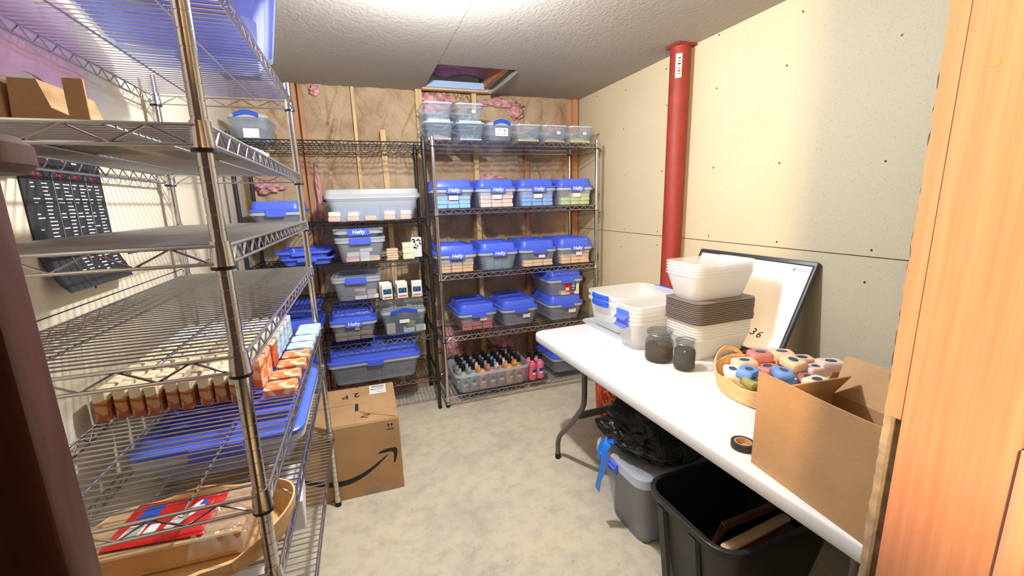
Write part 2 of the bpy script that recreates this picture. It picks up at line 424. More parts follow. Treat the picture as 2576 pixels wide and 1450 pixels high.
    fs = [(j * (nx + 1) + i, j * (nx + 1) + i + 1, (j + 1) * (nx + 1) + i + 1, (j + 1) * (nx + 1) + i) for j in range(nz) for i in range(nx)]
    mb = MB(); mb.add(vs, fs); mb.box(XL, XR, YB + .03, YB + .06, 0, ZC)
    wb = struct(mb.build('wall_back', 'kraft', None, 70))
    for x, w, m, yf in studs:
        mb = MB(); mb.box(x - w / 2, x + w / 2, yf, 3.37, 0.04, 1.96 if x == .207 else (1.98 if x == 1.315 else ZC - .002)); mb.build('stud', m, wb)
    mb = MB(); mb.box(XL, XR, 3.305, 3.37, 0, .075); mb.build('sill_plate', 'stud_pink', wb)
    # torn tufts of pink fibreglass
    def tuft(cx, cz, w, h, seed, mat='pink'):
        bm = bmesh.new(); bmesh.ops.create_icosphere(bm, subdivisions=4, radius=1.0)
        for v in bm.verts:
            d = 1 + .55 * noise.noise(v.co * 2.1 + Vector((seed, 0, 0))) + .25 * noise.noise(v.co * 6 + Vector((seed, 3, 0)))
            v.co = Vector((cx + v.co.x * w / 2 * d, 3.315 + v.co.y * .035 * d, cz + v.co.z * h / 2 * d))
        for f in bm.faces: f.smooth = True
        me = bpy.data.meshes.new('insulation'); bm.to_mesh(me); bm.free(); me.materials.append(M[mat])
        o = bpy.data.objects.new('insulation', me); COL.objects.link(o); o.parent = wb
    tuft(0.62, 2.17, .26, .12, 1); tuft(0.54, 2.07, .14, .12, 5); tuft(0.80, 2.15, .14, .14, 9, 'kraft'); tuft(1.10, 2.18, .30, .07, 12)
    tuft(1.22, 2.12, .12, .10, 17); tuft(-0.21, 2.205, .06, .06, 21); tuft(-0.255, 1.50, .035, .42, 25); tuft(-0.56, 1.58, .16, .09, 31)
    tuft(1.55, 1.98, .12, .10, 35); tuft(1.0, 1.62, .22, .07, 41); tuft(0.62, .33, .22, .28, 45); tuft(1.05, .36, .30, .30, 49)
    # front wall either side of the doorway
    mb = MB(); mb.box(.538, 2.4, .172, .268, 0, ZC)
    mb.mat(1).box(XL - .3, -.235, .172, .268, 0, ZC)
    struct(mb.build('wall_front', ['torn', 'brown_wood']))
    # pine jamb on the right with a pale casing in front and a short strip behind
    mb = MB(); mb.box(.522, .5385, .168, .2535, 0, ZC); tr = struct(mb.build('trim_1', 'jamb'))
    for ky, kz, kr in ((.232, 1.545, .0032), (.225, 1.09, .0030), (.243, 1.36, .0022)):
        o1 = [Vector((.5217, ky + kr * math.cos(a * PI / 6), kz + kr * 1.1 * math.sin(a * PI / 6))) for a in range(12)]
        MB().loft([o1, [Vector((.5225, v.y, v.z)) for v in o1]]).build('knot', 'stud_pink', tr)
    mb = MB(); r = random.Random(5); z = 1.2; pr = []
    while z < ZC:
        pr.append((z, .2695 + .0016 * noise.noise(Vector((0, 0, z * 7))) + .0012 * noise.noise(Vector((4, 0, z * 60))) + (.0014 if z < 1.62 else 0))); z += .005
    vs = []
    for z, y in pr: vs += [(.5245, .2540, z), (.5245, y, z), (.5345, y, z), (.5345, .2540, z)]
    fs = []
    for i in range(len(pr) - 1):
        for k in range(4): fs.append((i * 4 + k, i * 4 + (k + 1) % 4, (i + 1) * 4 + (k + 1) % 4, (i + 1) * 4 + k))
    fs += [(0, 1, 2, 3), tuple(range(len(vs) - 4, len(vs)))]
    mb.add(vs, fs); struct(mb.build('trim_2', 'jamb'))
    # ragged torn paper edge of the drywall
    mb = MB(); z = .02; pr = []
    while z < ZC - .01:
        pr.append((z, .2708 + .0024 * abs(noise.noise(Vector((z * 40, 0, 0)))) + r.uniform(0, .0012) + (.0016 if z < 1.55 else 0))); z += .004
    vs = []
    for z, y in pr: vs += [(.529, .2665, z), (.529, y, z), (.540, y + .001, z), (.540, .2665, z)]
    fs = []
    for i in range(len(pr) - 1):
        for k in range(4): fs.append((i * 4 + k, i * 4 + (k + 1) % 4, (i + 1) * 4 + (k + 1) % 4, (i + 1) * 4 + k))
    fs += [(0, 1, 2, 3), tuple(range(len(vs) - 4, len(vs)))]
    mb.add(vs, fs); struct(mb.build('trim_3', 'torn'))
    mb = MB(); mb.rbox(.516, .60, .150, .1672, 0, 1.22, .003); struct(mb.build('trim_4', 'jamb_pale', None, 40))
build_room()

# steel post by the right wall
p = thing('support_post', 'dark red painted round steel support post against the right wall', 'post', (1.725, 2.06, 0))
MB().lathe([(.054, 0.006), (.054, ZC - .012)], 40).build('shaft', 'pole', p, 60)
MB().rbox(-.07, .06, -.07, .07, 0, .006, .002).build('base_plate', 'pole', p)
MB().rbox(-.058, .058, -.058, .058, ZC - .012, ZC - .002, .002).build('cap_plate', 'pole', p)
mb = MB(); W = []
for k in range(7):
    a = math.radians(206 + 34 * k / 6); W.append((math.cos(a), math.sin(a)))
mb.loft([[Vector((rr * c, rr * s_, z)) for (c, s_) in (W if rr > .0545 else W[::-1])] for rr, z in ((.0548, 2.07), (.0548, 2.19))], False, False, False)
st = MB()
for (z0, z1) in ((2.07, 2.19),):
    o1 = [Vector((.0550 * c, .0550 * s_, z0)) for c, s_ in W] + [Vector((.0538 * c, .0538 * s_, z0)) for c, s_ in W[::-1]]
    o2 = [Vector((v.x, v.y, z1)) for v in o1]
    st.loft([o1, o2])
lab = st.build('sticker', 'c_cream', p)
lab['label'] = 'cream paper sticker near the top'
mk = MB()
for z, h in ((2.165, .006), (2.15, .004), (2.135, .008), (2.115, .004), (2.10, .006), (2.088, .004)):
    o1 = [Vector((.0553 * c, .0553 * s_, z)) for c, s_ in W[2:6]] + [Vector((.0545 * c, .0545 * s_, z)) for c, s_ in W[2:6][::-1]]
    mk.loft([o1, [Vector((v.x, v.y, z + h)) for v in o1]])
mk.build('print', 'print', lab)

# ------------------------------------------------------------------ wire racks
def wire_rack(name, label, loc, rz, L, D, decks, H, wire, post, deckm, dull=(), group=None, rings=True):
    """long axis = local X (0..L), short axis = local Y (0..D); posts stand at the corners"""
    root = thing(name, label, 'shelf rack', loc, rz, group)
    for (px, py) in ((0, 0), (L, 0), (0, D), (L, D)):
        prof = [(.0122, .012)]
        if rings:
            z = .06
            while z < H - .02:
                prof += [(.0125, z - .0011), (.0113, z - .0008), (.0113, z + .0008), (.0125, z + .0011)]; z += .0254
        prof += [(.0125, H - .004), (.009, H)]
        po = MB().lathe(prof, 16, (px, py, 0)).build('post', post, root, 24)
        MB().lathe([(.0145, 0), (.0145, .010), (.0130, .022)], 14, (px, py, 0)).build('foot', 'rubber', po, 50)
    o = .012
    for si, z in enumerate(decks):
        mb = MB(); rT = .0034
        x0, x1, y0, y1 = 0, L, -o, D + o
        for zz in (z - rT, z - .033):
            mb.tube([(x0, y0, zz), (x1, y0, zz)], rT, 6); mb.tube([(x0, y1, zz), (x1, y1, zz)], rT, 6)
            mb.tube([(-o, 0, zz), (-o, D, zz)], rT, 6); mb.tube([(L + o, 0, zz), (L + o, D, zz)], rT, 6)
        def zig(a, b, n):
            a, b = Vector(a), Vector(b); pts = []
            for k in range(2 * n + 1):
                q = a.lerp(b, k / (2 * n)); q.z = z - (.0045 if k % 2 else .032); pts.append(q)
            mb.tube(pts, .0022, 5)
        nl, ns = max(6, round(L / .068)), max(3, round(D / .105))
        zig((x0 + .015, y0, 0), (x1 - .015, y0, 0), nl); zig((x0 + .015, y1, 0), (x1 - .015, y1, 0), nl)
        zig((-o, .015, 0), (-o, D - .015, 0), ns); zig((L + o, .015, 0), (L + o, D - .015, 0), ns)
        sh = mb.build('shelf', wire, root, 60)
        mb = MB(); n = int(L / .0245)
        for k in range(1, n):
            x = L * k / n
            mb.tube([(x, y0, z - .0018), (x, y1, z - .0018)], .0019, 5)
        for yy in (D * .27, D * .73): mb.tube([(-o, yy, z - .0062), (L + o, yy, z - .0062)], .0028, 6)
        mb.build('deck_wires', 'deck' if si in dull else deckm, sh, 60)
        for (px, py) in ((0, 0), (L, 0), (0, D), (L, D)):
            mb = MB(); mb.lathe([(.0150, z + .004), (.0178, z - .034), (.0185, z - .038)], 14, (px, py, 0))
            mb.mat(1).lathe([(.0186, z - .038), (.0190, z - .044), (.0150, z - .045)], 14, (px, py, 0))
            mb.build('collar', [post, 'black_plastic'], sh, 50)
    return root

LR_X, LR_Y = -0.228, 0.845          # near right post of the left rack
LD = [.395, .735, .910, 1.188, 1.383, 1.575, 1.865]
wire_rack('wire_rack', 'tall chrome wire rack with seven shelves in front of the wall poster',
          (LR_X, LR_Y, 0), PI / 2, 1.175, 0.447, LD, 1.93, 'chrome', 'chrome_post', 'chrome', dull=(3, 4, 5))
CR_X, CR_Y = 0.475, 2.826
CD = [.083, .527, .963, 1.400, 1.838]
wire_rack('wire_rack', 'chrome wire rack with five shelves of blue lidded bins against the back wall',
          (CR_X, CR_Y, 0), 0, 1.191, 0.434, CD, 1.86, 'chrome', 'chrome_post', 'deck')
BR_X, BR_Y = -0.648, 2.838
BD = [.258, .562, .828, 1.083, 1.340, 1.822]
wire_rack('wire_rack', 'black wire shelf rack against the back wall, behind the near chrome rack',
          (BR_X, BR_Y, 0), 0, 1.066, 0.42, BD, 1.86, 'black_wire', 'black_wire', 'black_wire', rings=False)

# ------------------------------------------------------------------ plastic bins
def bin_shell(mb, w, d, h, tp, r=.03, t=.0016, rim=.008, rimh=.016, z=0.0, drop=0.0):
    lo = [rrect(w - 2 * tp - .012, d - 2 * tp - .012, r, 4, 0, 0, z),
          rrect(w - 2 * tp, d - 2 * tp, r, 4, 0, 0, z + .010),
          rrect(w, d, r, 4, 0, 0, z + h - rimh),
          rrect(w + 2 * rim, d + 2 * rim, r + rim, 4, 0, 0, z + h - rimh),
          rrect(w + 2 * rim, d + 2 * rim, r + rim, 4, 0, 0, z + h - .002),
          rrect(w + 2 * rim - .004, d + 2 * rim - .004, r + rim, 4, 0, 0, z + h),
          rrect(w - 2 * t, d - 2 * t, r - t, 4, 0, 0, z + h),
          rrect(w - 2 * tp - 2 * t, d - 2 * tp - 2 * t, r - t, 4, 0, 0, z + .010),
          rrect(w - 2 * tp - .014, d - 2 * tp - .014, r - t, 4, 0, 0, z + t)]
    mb.loft(lo)
    return mb
def rim_band(mb, w, d, r, z0, z1, out, t=.0016):
    mb.loft([rrect(w + 2 * out, d + 2 * out, r + out, 4, 0, 0, z0), rrect(w + 2 * out, d + 2 * out, r + out, 4, 0, 0, z1),
             rrect(w + 2 * (out - t), d + 2 * (out - t), r + out - t, 4, 0, 0, z1), rrect(w + 2 * (out - t), d + 2 * (out - t), r + out - t, 4, 0, 0, z0),
             rrect(w + 2 * out, d + 2 * out, r + out, 4, 0, 0, z0)], False, False)
    return mb

def hefty_bin(name, label, w, d, h, lid_mat='blue', logo=True, group=None, lidh=.062, latch_w=.10, ends='y', latches=True):
    """lidded tub, base centre at the origin, front towards -y"""
    t = thing(name, label, 'storage bin', (0, 0, -5), 0, group)
    tp = .022 if w < .4 else .03
    bin_shell(MB(), w - .016, d - .016, h, tp, .035).build('tub', 'clear', t, 40)
    mb = MB(); rim_band(mb, w, d, .043, h - .020, h - .0035, .001)
    rb = mb.build('rim', 'clear_rim', t, 40)
    for s in (-1, 1):
        for k in range(3):
            x = s * (latch_w / 2 + .028 + k * .026)
            if abs(x) < w / 2 - .03: pass
    W, D = w + .006, d + .006; R = .045
    lo = [rrect(W - .006, D - .006, R - .003, 4, 0, 0, h + .0005), rrect(W, D, R, 4, 0, 0, h - .0035 + .0035), rrect(W, D, R, 4, 0, 0, h + .010), rrect(W - .006, D - .006, R, 4, 0, 0, h + .013)]
    if lidh > .03:
        lo += [rrect(W - .034, D - .034, R - .006, 4, 0, 0, h + .016), rrect(W - .046, D - .046, R - .008, 4, 0, 0, h + lidh - .004),
               rrect(W - .052, D - .052, R - .01, 4, 0, 0, h + lidh), rrect(W - .078, D - .078, R - .014, 4, 0, 0, h + lidh),
               rrect(W - .092, D - .092, R - .018, 4, 0, 0, h + lidh - .014)]
    else:
        lo += [rrect(W - .030, D - .030, R - .006, 4, 0, 0, h + .013), rrect(W - .040, D - .040, R - .008, 4, 0, 0, h + lidh), rrect(W - .06, D - .06, R - .01, 4, 0, 0, h + lidh),
               rrect(W - .07, D - .07, R - .012, 4, 0, 0, h + lidh - .006)]
    lid = MB().loft(lo)
    if lidh > .03:      # two stiffening ridges across the lid
        for yy in (-.16 * d, .16 * d):
            lid.rbox(-W / 2 + .050, W / 2 - .050, yy - .006, yy + .006, h + lidh - .018, h + lidh - .004, .003)
    lo_ = lid.build('lid', lid_mat, t, 35)
    if latches:
        for sgn in (-1, 1):
            mb = MB(); rot = RZ(0 if sgn < 0 else PI)
            y = -d / 2 - .005
            pts = [(-latch_w / 2, .012), (-latch_w / 2 - .004, -.022), (-latch_w / 2 + .008, -.028), (latch_w / 2 - .008, -.028), (latch_w / 2 + .004, -.022), (latch_w / 2, .012)]
            mb.poly([(a, b + h) for a, b in pts], .007, rot @ T(0, y, 0) @ FACE_Y)
            if logo or sgn < 0 or True:
                la = mb.build('latch', lid_mat if lid_mat == 'blue' else 'blue', t)
            if logo and sgn < 0:
                text_part('logo', 'Hefty', .034, 'logo', la, T(0, y - .0072, h - .008) @ FACE_Y, .0003, shear=.18, bold=.0009)
    return t
def sticker(t, x, z, w, h, d, tp=.0, mat='white', name='label', y=None):
    MB().rbox(x - w / 2, x + w / 2, -.0006, 0, z - h / 2, z + h / 2, .0002).build(name, mat, t, None, (0, y if y is not None else -d / 2 - .0005, 0))

# soap bars shown through tub walls
def bar_proto(name, w, d, h, mat, b=.004):
    return MB().rbox(-w / 2, w / 2, -d / 2, d / 2, 0, h, b).mesh(name, mat, 35)
def put(name, me, loc, rz, label, cat, group=None, rot=None):
    o = bpy.data.objects.new(name, me); COL.objects.link(o); o.location = loc
    o.rotation_euler = rot if rot else (0, 0, rz)
    return tag(o, label, cat, group)
BAR = {}
def bar(mat, w=.078, d=.056, h=.026):
    k = (mat, w, d, h)
    if k not in BAR: BAR[k] = bar_proto('soap_bar', w, d, h, mat)
    return BAR[k]
LAYER = ['bottom', 'second up', 'third up', 'fourth up', 'fifth up']
SIDE3 = ['left stack', 'middle stack', 'right stack']
def fill_bars(cx, cy, z0, heights, colour, mat, where, w=.076, d=.056, h=.027, y=-.150, jit=.003, x0=0.0, pitch=None):
    r = random.Random(int(cx * 1000) + int(z0 * 77)); pitch = pitch or w + .003
    for i, n in enumerate(heights):
        for k in range(n):
            put('soap_bar', bar(mat, w, d, h), (cx + x0 + (i - (len(heights) - 1) / 2) * pitch + r.uniform(-jit, jit), cy + y + r.uniform(-.003, .003), z0 + .0024 + k * (h + .0006)),
                r.uniform(-.02, .02), f'{colour} soap bar, {LAYER[k]} of the {SIDE3[i]} in the {where}', 'soap',
                f'{colour} soap bars in the {where}')

# --- chrome rack, second and third shelf: four lidded bins each
BX = [.601, .907, 1.212, 1.517]
hb = hefty_bin('storage_bin', 'x', .296, .395, .128)
hb_nologo = hefty_bin('storage_bin', 'x', .296, .395, .128, logo=False)
row2 = [('pale blue', 'c_blue', 'leftmost'), ('pale pink', 'c_pink', 'second from the left'), ('sky blue', 'c_sky', 'third from the left'), ('pale green', 'c_green', 'rightmost')]
row3 = [('tan', 'c_tan', 'leftmost'), ('slate blue', 'c_slate', 'second from the left'), ('peach', 'c_peach', 'third from the left'), ('sand coloured', 'c_sand', 'rightmost')]
first = {}
def place_bin(proto, loc, rz, label, group):
    if proto.name not in first:
        first[proto.name] = 1
    return copy_tree(proto, loc, rz, label, group)
YB0 = 3.046
H2 = [[3, 2, 3], [4, 4, 4], [4, 3, 4], [2, 3, 4]]
H3 = [[4, 3, 5], [4, 4, 4], [2, 2, 2], [3, 3, 4]]
for i, x in enumerate(BX):
    c, mt, pos = row2[i]
    b = place_bin(hb, (x, YB0, CD[3] + .001), 0, f'blue lidded bin of {c} soap, {pos} on the second shelf', 'blue lidded bins on the second shelf')
    fill_bars(x, YB0, CD[3] + .001, H2[i], c, mt, 'second shelf bin')
    sticker(b, .0, .072, .062, .028, 0, y=-.1895)
for i, x in enumerate(BX):
    c, mt, pos = row3[i]
    pr = hb_nologo if i == 2 else hb
    b = place_bin(pr, (x, YB0 - .002, CD[2] + .001), .004 * (i - 1), f'blue lidded bin of {c} soap, {pos} on the third shelf', 'blue lidded bins on the third shelf')
    if i == 1:
        for k in range(3):
            put('soap_bar', bar(mt, .056, .03, .098), (x + (k - 1) * .0585, YB0 - .144, CD[2] + .0034), 0, f'slate blue soap slab on end, {SIDE3[k].split()[0]} of three in the third shelf bin', 'soap', 'slate blue slabs in the third shelf bin')
    else:
        fill_bars(x, YB0, CD[2] + .001, H3[i], c, mt, 'third shelf bin', h=.0225)
    if i in (2, 3): sticker(b, .02, .078, .05, .026, 0, y=-.1905)
# --- fourth shelf: two bins and a stacked pair
S4 = CD[1] + .001
b = place_bin(hb_nologo, (.735, 3.075, S4), .05, 'blue lidded bin of rose soap at the near end of the fourth chrome shelf', 'blue lidded bins on the fourth shelf')
sticker(b, .035, .082, .052, .026, 0, y=-.1905)
fill_bars(.735, 3.073, S4, [3, 3, 3], 'rose', 'c_rose', 'fourth shelf bin', h=.024, w=.072)
b = place_bin(hb_nologo, (1.060, 3.065, S4), .04, 'empty looking blue lidded bin in the middle of the fourth chrome shelf', 'blue lidded bins on the fourth shelf')
sticker(b, .045, .07, .058, .030, 0, y=-.189)
b = place_bin(hb_nologo, (1.44, 3.055, S4), .02, 'blue lidded bin underneath another one on the fourth chrome shelf', 'blue lidded bins on the fourth shelf')
sticker(b, .045, .07, .062, .030, 0, y=-.189)
b = place_bin(hb_nologo, (1.437, 3.052, S4 + .192), .02, 'blue lidded bin with a red and navy sticker, stacked on another bin', 'blue lidded bins on the fourth shelf')
q = MB().rbox(-.012, .034, -.0006, 0, .035, .105, .0002).build('label', 'red_pack', b, None, (0, -.190, 0)); q['label'] = 'red half of the printed sticker'
MB().box(-.008, .018, -.0008, -.0005, .040, .062).build('print', 'white', q)
q = MB().rbox(.034, .078, -.0006, 0, .035, .105, .0002).build('label', 'navy', b, None, (0, -.190, 0)); q['label'] = 'navy half of the printed sticker'
mb = MB()
for z in (.095, .084, .073, .062, .046): mb.box(.042, .068, -.0009, -.0005, z, z + .005)
mb.build('print', 'white', q)
for k in range(2):
    put('soap_bar', bar('c_cream', .036, .05, .08), (1.437 + .095 - .01 * k, 2.892 + .052 * k, S4 + .1945), .02, f'cream soap bar standing on end, {("front", "back")[k]} one in the bin with the red sticker', 'soap', 'cream bars in the upper bin')
put('soap_bar', bar('c_peach', .075, .056, .03), (1.437, 2.90, S4 + .1945), .02, 'peach soap bar lying flat behind the red sticker of the stacked bin', 'soap')

# --- top shelf: lidless smoke-clear tubs with paper shreds
def open_tub(name, label, w, d, h, mat='smoke', group=None, tp=.014, rim=.006, r=.028):
    t = thing(name, label, 'storage bin', (0, 0, -5), 0, group)
    bin_shell(MB(), w - 2 * rim, d - 2 * rim, h, tp, r, rim=rim, rimh=.010).build('tub', mat, t, 40)
    mb = MB(); rim_band(mb, w, d, r + rim, h - .008, h + .0015, .001)
    mb.build('rim', 'clear_rim' if mat == 'smoke' else mat, t, 40)
    return t
ot = open_tub('shoebox_bin', 'x', .194, .335, .113)
ts = MB().rbox(-.035, .035, -.0006, 0, .088, .0905, .0005)
ts.build('rib', 'clear_rim', ot, None, (0, -.163, 0))
def shreds(name, cx, cy, z, w, d, h, mat, seed, label, n=150, spread=.5):
    r = random.Random(seed); mb = MB()
    # heap underneath so the strands lie on something
    g = 10; vs = []; fs = []
    for j in range(g + 1):
        for i in range(g + 1):
            u, v = i / g, j / g
            e = (math.sin(PI * u) ** .5) * (math.sin(PI * v) ** .3)
            vs.append((cx + (u - .5) * w, cy + (v - .5) * d, z + h * (.25 + .65 * e * (0.6 + .5 * noise.noise(Vector((u * 3 + seed, v * 3, 0)))))))
    for j in range(g):
        for i in range(g): a = j * (g + 1) + i; fs.append((a, a + 1, a + g + 2, a + g + 1))
    base = len(vs)
    ring = [j for j in range(g + 1)] + [i * (g + 1) + g for i in range(1, g + 1)] + [g * (g + 1) + j for j in range(g - 1, -1, -1)] + [i * (g + 1) for i in range(g - 1, 0, -1)]
    for q in ring: vs.append((vs[q][0], vs[q][1], z))
    for k in range(len(ring)):
        k2 = (k + 1) % len(ring); fs.append((ring[k], base + k, base + k2, ring[k2]))
    fs.append(tuple(base + k for k in range(len(ring))))
    mb.add(vs, fs)
    for k in range(n):
        x, y = cx + r.uniform(-.42, .42) * w, cy + r.uniform(-.46, .42) * d
        a, l, e = r.uniform(0, PI), r.uniform(.012, .034), r.uniform(-.7, .7)
        zz = z + h * r.uniform(.3, .95)
        dx, dy, dz = l / 2 * math.cos(a) * math.cos(e), l / 2 * math.sin(a) * math.cos(e), l / 2 * math.sin(e)
        lim = lambda v, c, ww: min(max(v, c - ww / 2 + .002), c + ww / 2 - .002)
        p = [Vector((lim(x - dx, cx, w), lim(y - dy, cy, d), max(z + .002, zz - dz))), Vector((x, y, zz + .005 * r.random())), Vector((lim(x + dx, cx, w), lim(y + dy, cy, d), max(z + .002, zz + dz)))]
        s = Vector((-math.sin(a), math.cos(a), .3)) * .0018
        b0 = len(mb.v)
        mb.add([p[0] - s, p[0] + s, p[1] + s, p[1] - s, p[2] + s, p[2] - s], [(0, 1, 2, 3), (3, 2, 4, 5)])
    return tag(mb.build(name, mat), label, 'paper shreds', None, 'stuff')
Z1 = CD[4] + .001
tubs = [(.533, 0, 'leftmost', 'shred_pink', 'pink and white', .062), (.741, 0, 'second from the left', 'shred_white', 'white', .046),
        (1.152, 0, 'third from the right', 'shred_cream', 'cream', .062), (1.352, 0, 'second from the right', 'shred_cream', 'pale cream', .046), (1.557, 0, 'rightmost', 'shred_cream', 'yellowish cream', .060),
        (.533, 1, 'left', 'shred_white', 'white curly', .05), (.741, 1, 'right', 'shred_white', 'sparse white', .036)]
for i, (x, up, pos, mt, cn, hh) in enumerate(tubs):
    z = Z1 + up * .1165
    lab_ = f'smoky bin of {cn} shreds, {pos} of the lower row' if not up else f'smoky bin of {cn} shreds, {pos} of the stacked upper pair'
    b = copy_tree(ot, (x, 3.012, z), 0, lab_, 'lidless bins on top of the chrome rack')
    if i in (3, 4, 6): sticker(b, .02, .065, .026, .018, 0, y=-.1625)
    shreds('paper_shreds', x, 3.012, z + .002, .145, .285, hh, mt, i + 1, f'{cn} paper shreds in the {pos} lidless bin of the {"upper pair" if up else "bottom row"}', 170)
# clear bin with a blue bail handle, third in the row
def handle_bin(name, label, w, d, h, label_sheet=True):
    t = thing(name, label, 'storage bin', (0, 0, -5))
    bin_shell(MB(), w - .014, d - .014, h * .80, .016, .03).build('tub', 'smoke', t, 40)
    lo = [rrect(w, d, .036, 4, 0, 0, h * .80), rrect(w, d, .036, 4, 0, 0, h * .80 + .012), rrect(w - .012, d - .012, .034, 4, 0, 0, h * .80 + .02),
          rrect(w - .03, d - .10, .03, 4, 0, 0, h - .004), rrect(w - .05, d - .13, .03, 4, 0, 0, h)]
    MB().loft(lo).build('lid', 'frost_lid', t, 40)
    mb = MB(); n = 12; lp = []
    for k in range(n + 1):
        u = k / n; x = (u - .5) * w * .58; z = h * .80 + .010 + .016 * math.sin(PI * u)
        lp.append([Vector((x, -d / 2 - .012, z - .010)), Vector((x, -d / 2 - .003, z - .012)), Vector((x, -d / 2 + .002, z + .008)), Vector((x, -d / 2 - .006, z + .012)), Vector((x, -d / 2 - .013, z + .007))])
    mb.loft(lp); mb.build('handle', 'blue_handle', t, 50)['label'] = 'blue bail handle'
    return t
hbn = handle_bin('handled_bin', 'handled bin with white sheet label, among the lidless bins atop the chrome rack', .197, .33, .128)
hbn.location = (.952, 3.018, Z1)
sh_ = MB().rbox(-.045, .045, -.0006, 0, .034, .086, .0002).build('label', 'white', hbn, None, (0, -.160, 0))
mb = MB()
for x, z in ((-.02, .074), (.012, .070), (.02, .066), (-.03, .047), (.012, .046)): mb.box(x, x + .014, -.0009, -.0004, z, z + .004)
mb.build('print', 'poster_redprint', sh_)

# --- bottom shelf: tray of pump bottles
S5 = CD[0] + .001
tr_c = (.820, 2.978)
tray = thing('storage_bin', 'clear lidless bin crowded with lotion pump bottles on the bottom chrome shelf', 'storage bin', (tr_c[0], tr_c[1], S5), .03)
bin_shell(MB(), .565, .335, .150, .022, .04, rim=.007, rimh=.022).build('tub', 'clear', tray, 40)
mb = MB(); rim_band(mb, .580, .350, .048, .130, .152, .001); mb.build('rim', 'clear_rim', tray, 40)
def bottle_proto(mat):
    t = thing('pump_bottle', 'x', 'bottle', (0, 0, -5))
    MB().lathe([(.024, 0), (.0300, .003), (.0312, .012), (.0312, .112), (.028, .128), (.018, .139), (.0125, .142), (.0125, .146)], 18).build('body', mat, t, 50)
    pm = MB().lathe([(.0115, .146), (.0115, .160)], 14).build('neck', 'logo', t, 50)
    mb = MB().lathe([(.0155, .156), (.0155, .178), (.0075, .180), (.0075, .187), (.0150, .189), (.0150, .202), (.012, .205)], 14)
    mb.tube([(0, 0, .196), (0, -.024, .196), (0, -.038, .190)], .0055, 6); mb.build('pump', 'black_plastic', t, 50)
    mb = MB(); W = [(-PI / 2 - .55 + 1.1 * k / 8) for k in range(9)]
    def patch(z0, z1, r):
        o1 = [Vector((r * math.cos(a), r * math.sin(a), z0)) for a in W] + [Vector(((r - .0008) * math.cos(a), (r - .0008) * math.sin(a), z0)) for a in W[::-1]]
        mb.loft([o1, [Vector((v.x, v.y, z1)) for v in o1]])
    patch(.045, .062, .0318); mb.mat(1); patch(.062, .088, .0318); mb.mat(2); patch(.039, .045, .0318)
    mb.build('label', ['white', 'navy', 'redbar'], t, 50)
    return t
bp = {}
def put_bottle(mat, loc, rz, label, group):
    if mat not in bp:
        bp[mat] = b = bottle_proto(mat); b.location = loc; b.rotation_euler = (0, 0, rz); b['label'] = label; b['group'] = group
        return b
    return copy_tree(bp[mat], loc, rz, label, group)
CN = {'l_sage': 'sage green', 'l_orange': 'light orange', 'l_mauve': 'mauve', 'l_blue': 'sky blue', 'l_cream': 'cream', 'l_amber': 'amber', 'l_grey': 'grey green', 'l_pink': 'pink', 'l_coral': 'coral pink'}
rows = [['l_sage', 'l_grey', 'l_orange', 'l_mauve', 'l_mauve', 'l_orange', 'l_amber'], ['l_sage', 'l_sage', 'l_orange', 'l_mauve', 'l_cream', 'l_orange', 'l_orange'],
        ['l_grey', 'l_sage', 'l_cream', 'l_mauve', 'l_blue', 'l_cream', 'l_amber'], ['l_grey', 'l_grey', 'l_mauve', 'l_blue', 'l_blue', 'l_amber', 'l_orange']]
r_ = random.Random(11)
for j, rw in enumerate(rows):
    for i, mt in enumerate(rw):
        lx, ly = -.216 + .072 * i + r_.uniform(-.003, .003), -.106 + .071 * j + r_.uniform(-.003, .003)
        v = RZ(.03) @ Vector((lx, ly, 0))
        put_bottle(mt, (tr_c[0] + v.x, tr_c[1] + v.y, S5 + .0022), r_.uniform(-1.2, 1.2) if j else r_.uniform(-.3, .3),
                   f'{CN[mt]} pump bottle, {ORD[i]} from the left in the {["front", "second", "third", "back"][j]} row of the bin', 'lotion pump bottles in the clear bin')
for i, (mt, x, y) in enumerate((('l_coral', 1.148, 2.872), ('l_pink', 1.216, 2.880), ('l_pink', 1.152, 2.952), ('l_pink', 1.218, 2.960))):
    put_bottle(mt, (x, y, S5), (.3, 0, .8, -.6)[i], ['coral pink pump bottle standing beside the bottle bin, front left of the loose four', 'bright pink pump bottle standing on the bottom shelf, front right of the loose four',
                                      'bright pink pump bottle behind the coral one beside the bottle bin', 'bright pink pump bottle at the back right of the loose four'][i], 'loose pink bottles on the bottom shelf')
b = copy_tree(hb_nologo, (1.47, 3.07, S5), .03, 'blue lidded bin on the bottom chrome shelf, partly behind the table', 'x')
del b['group']

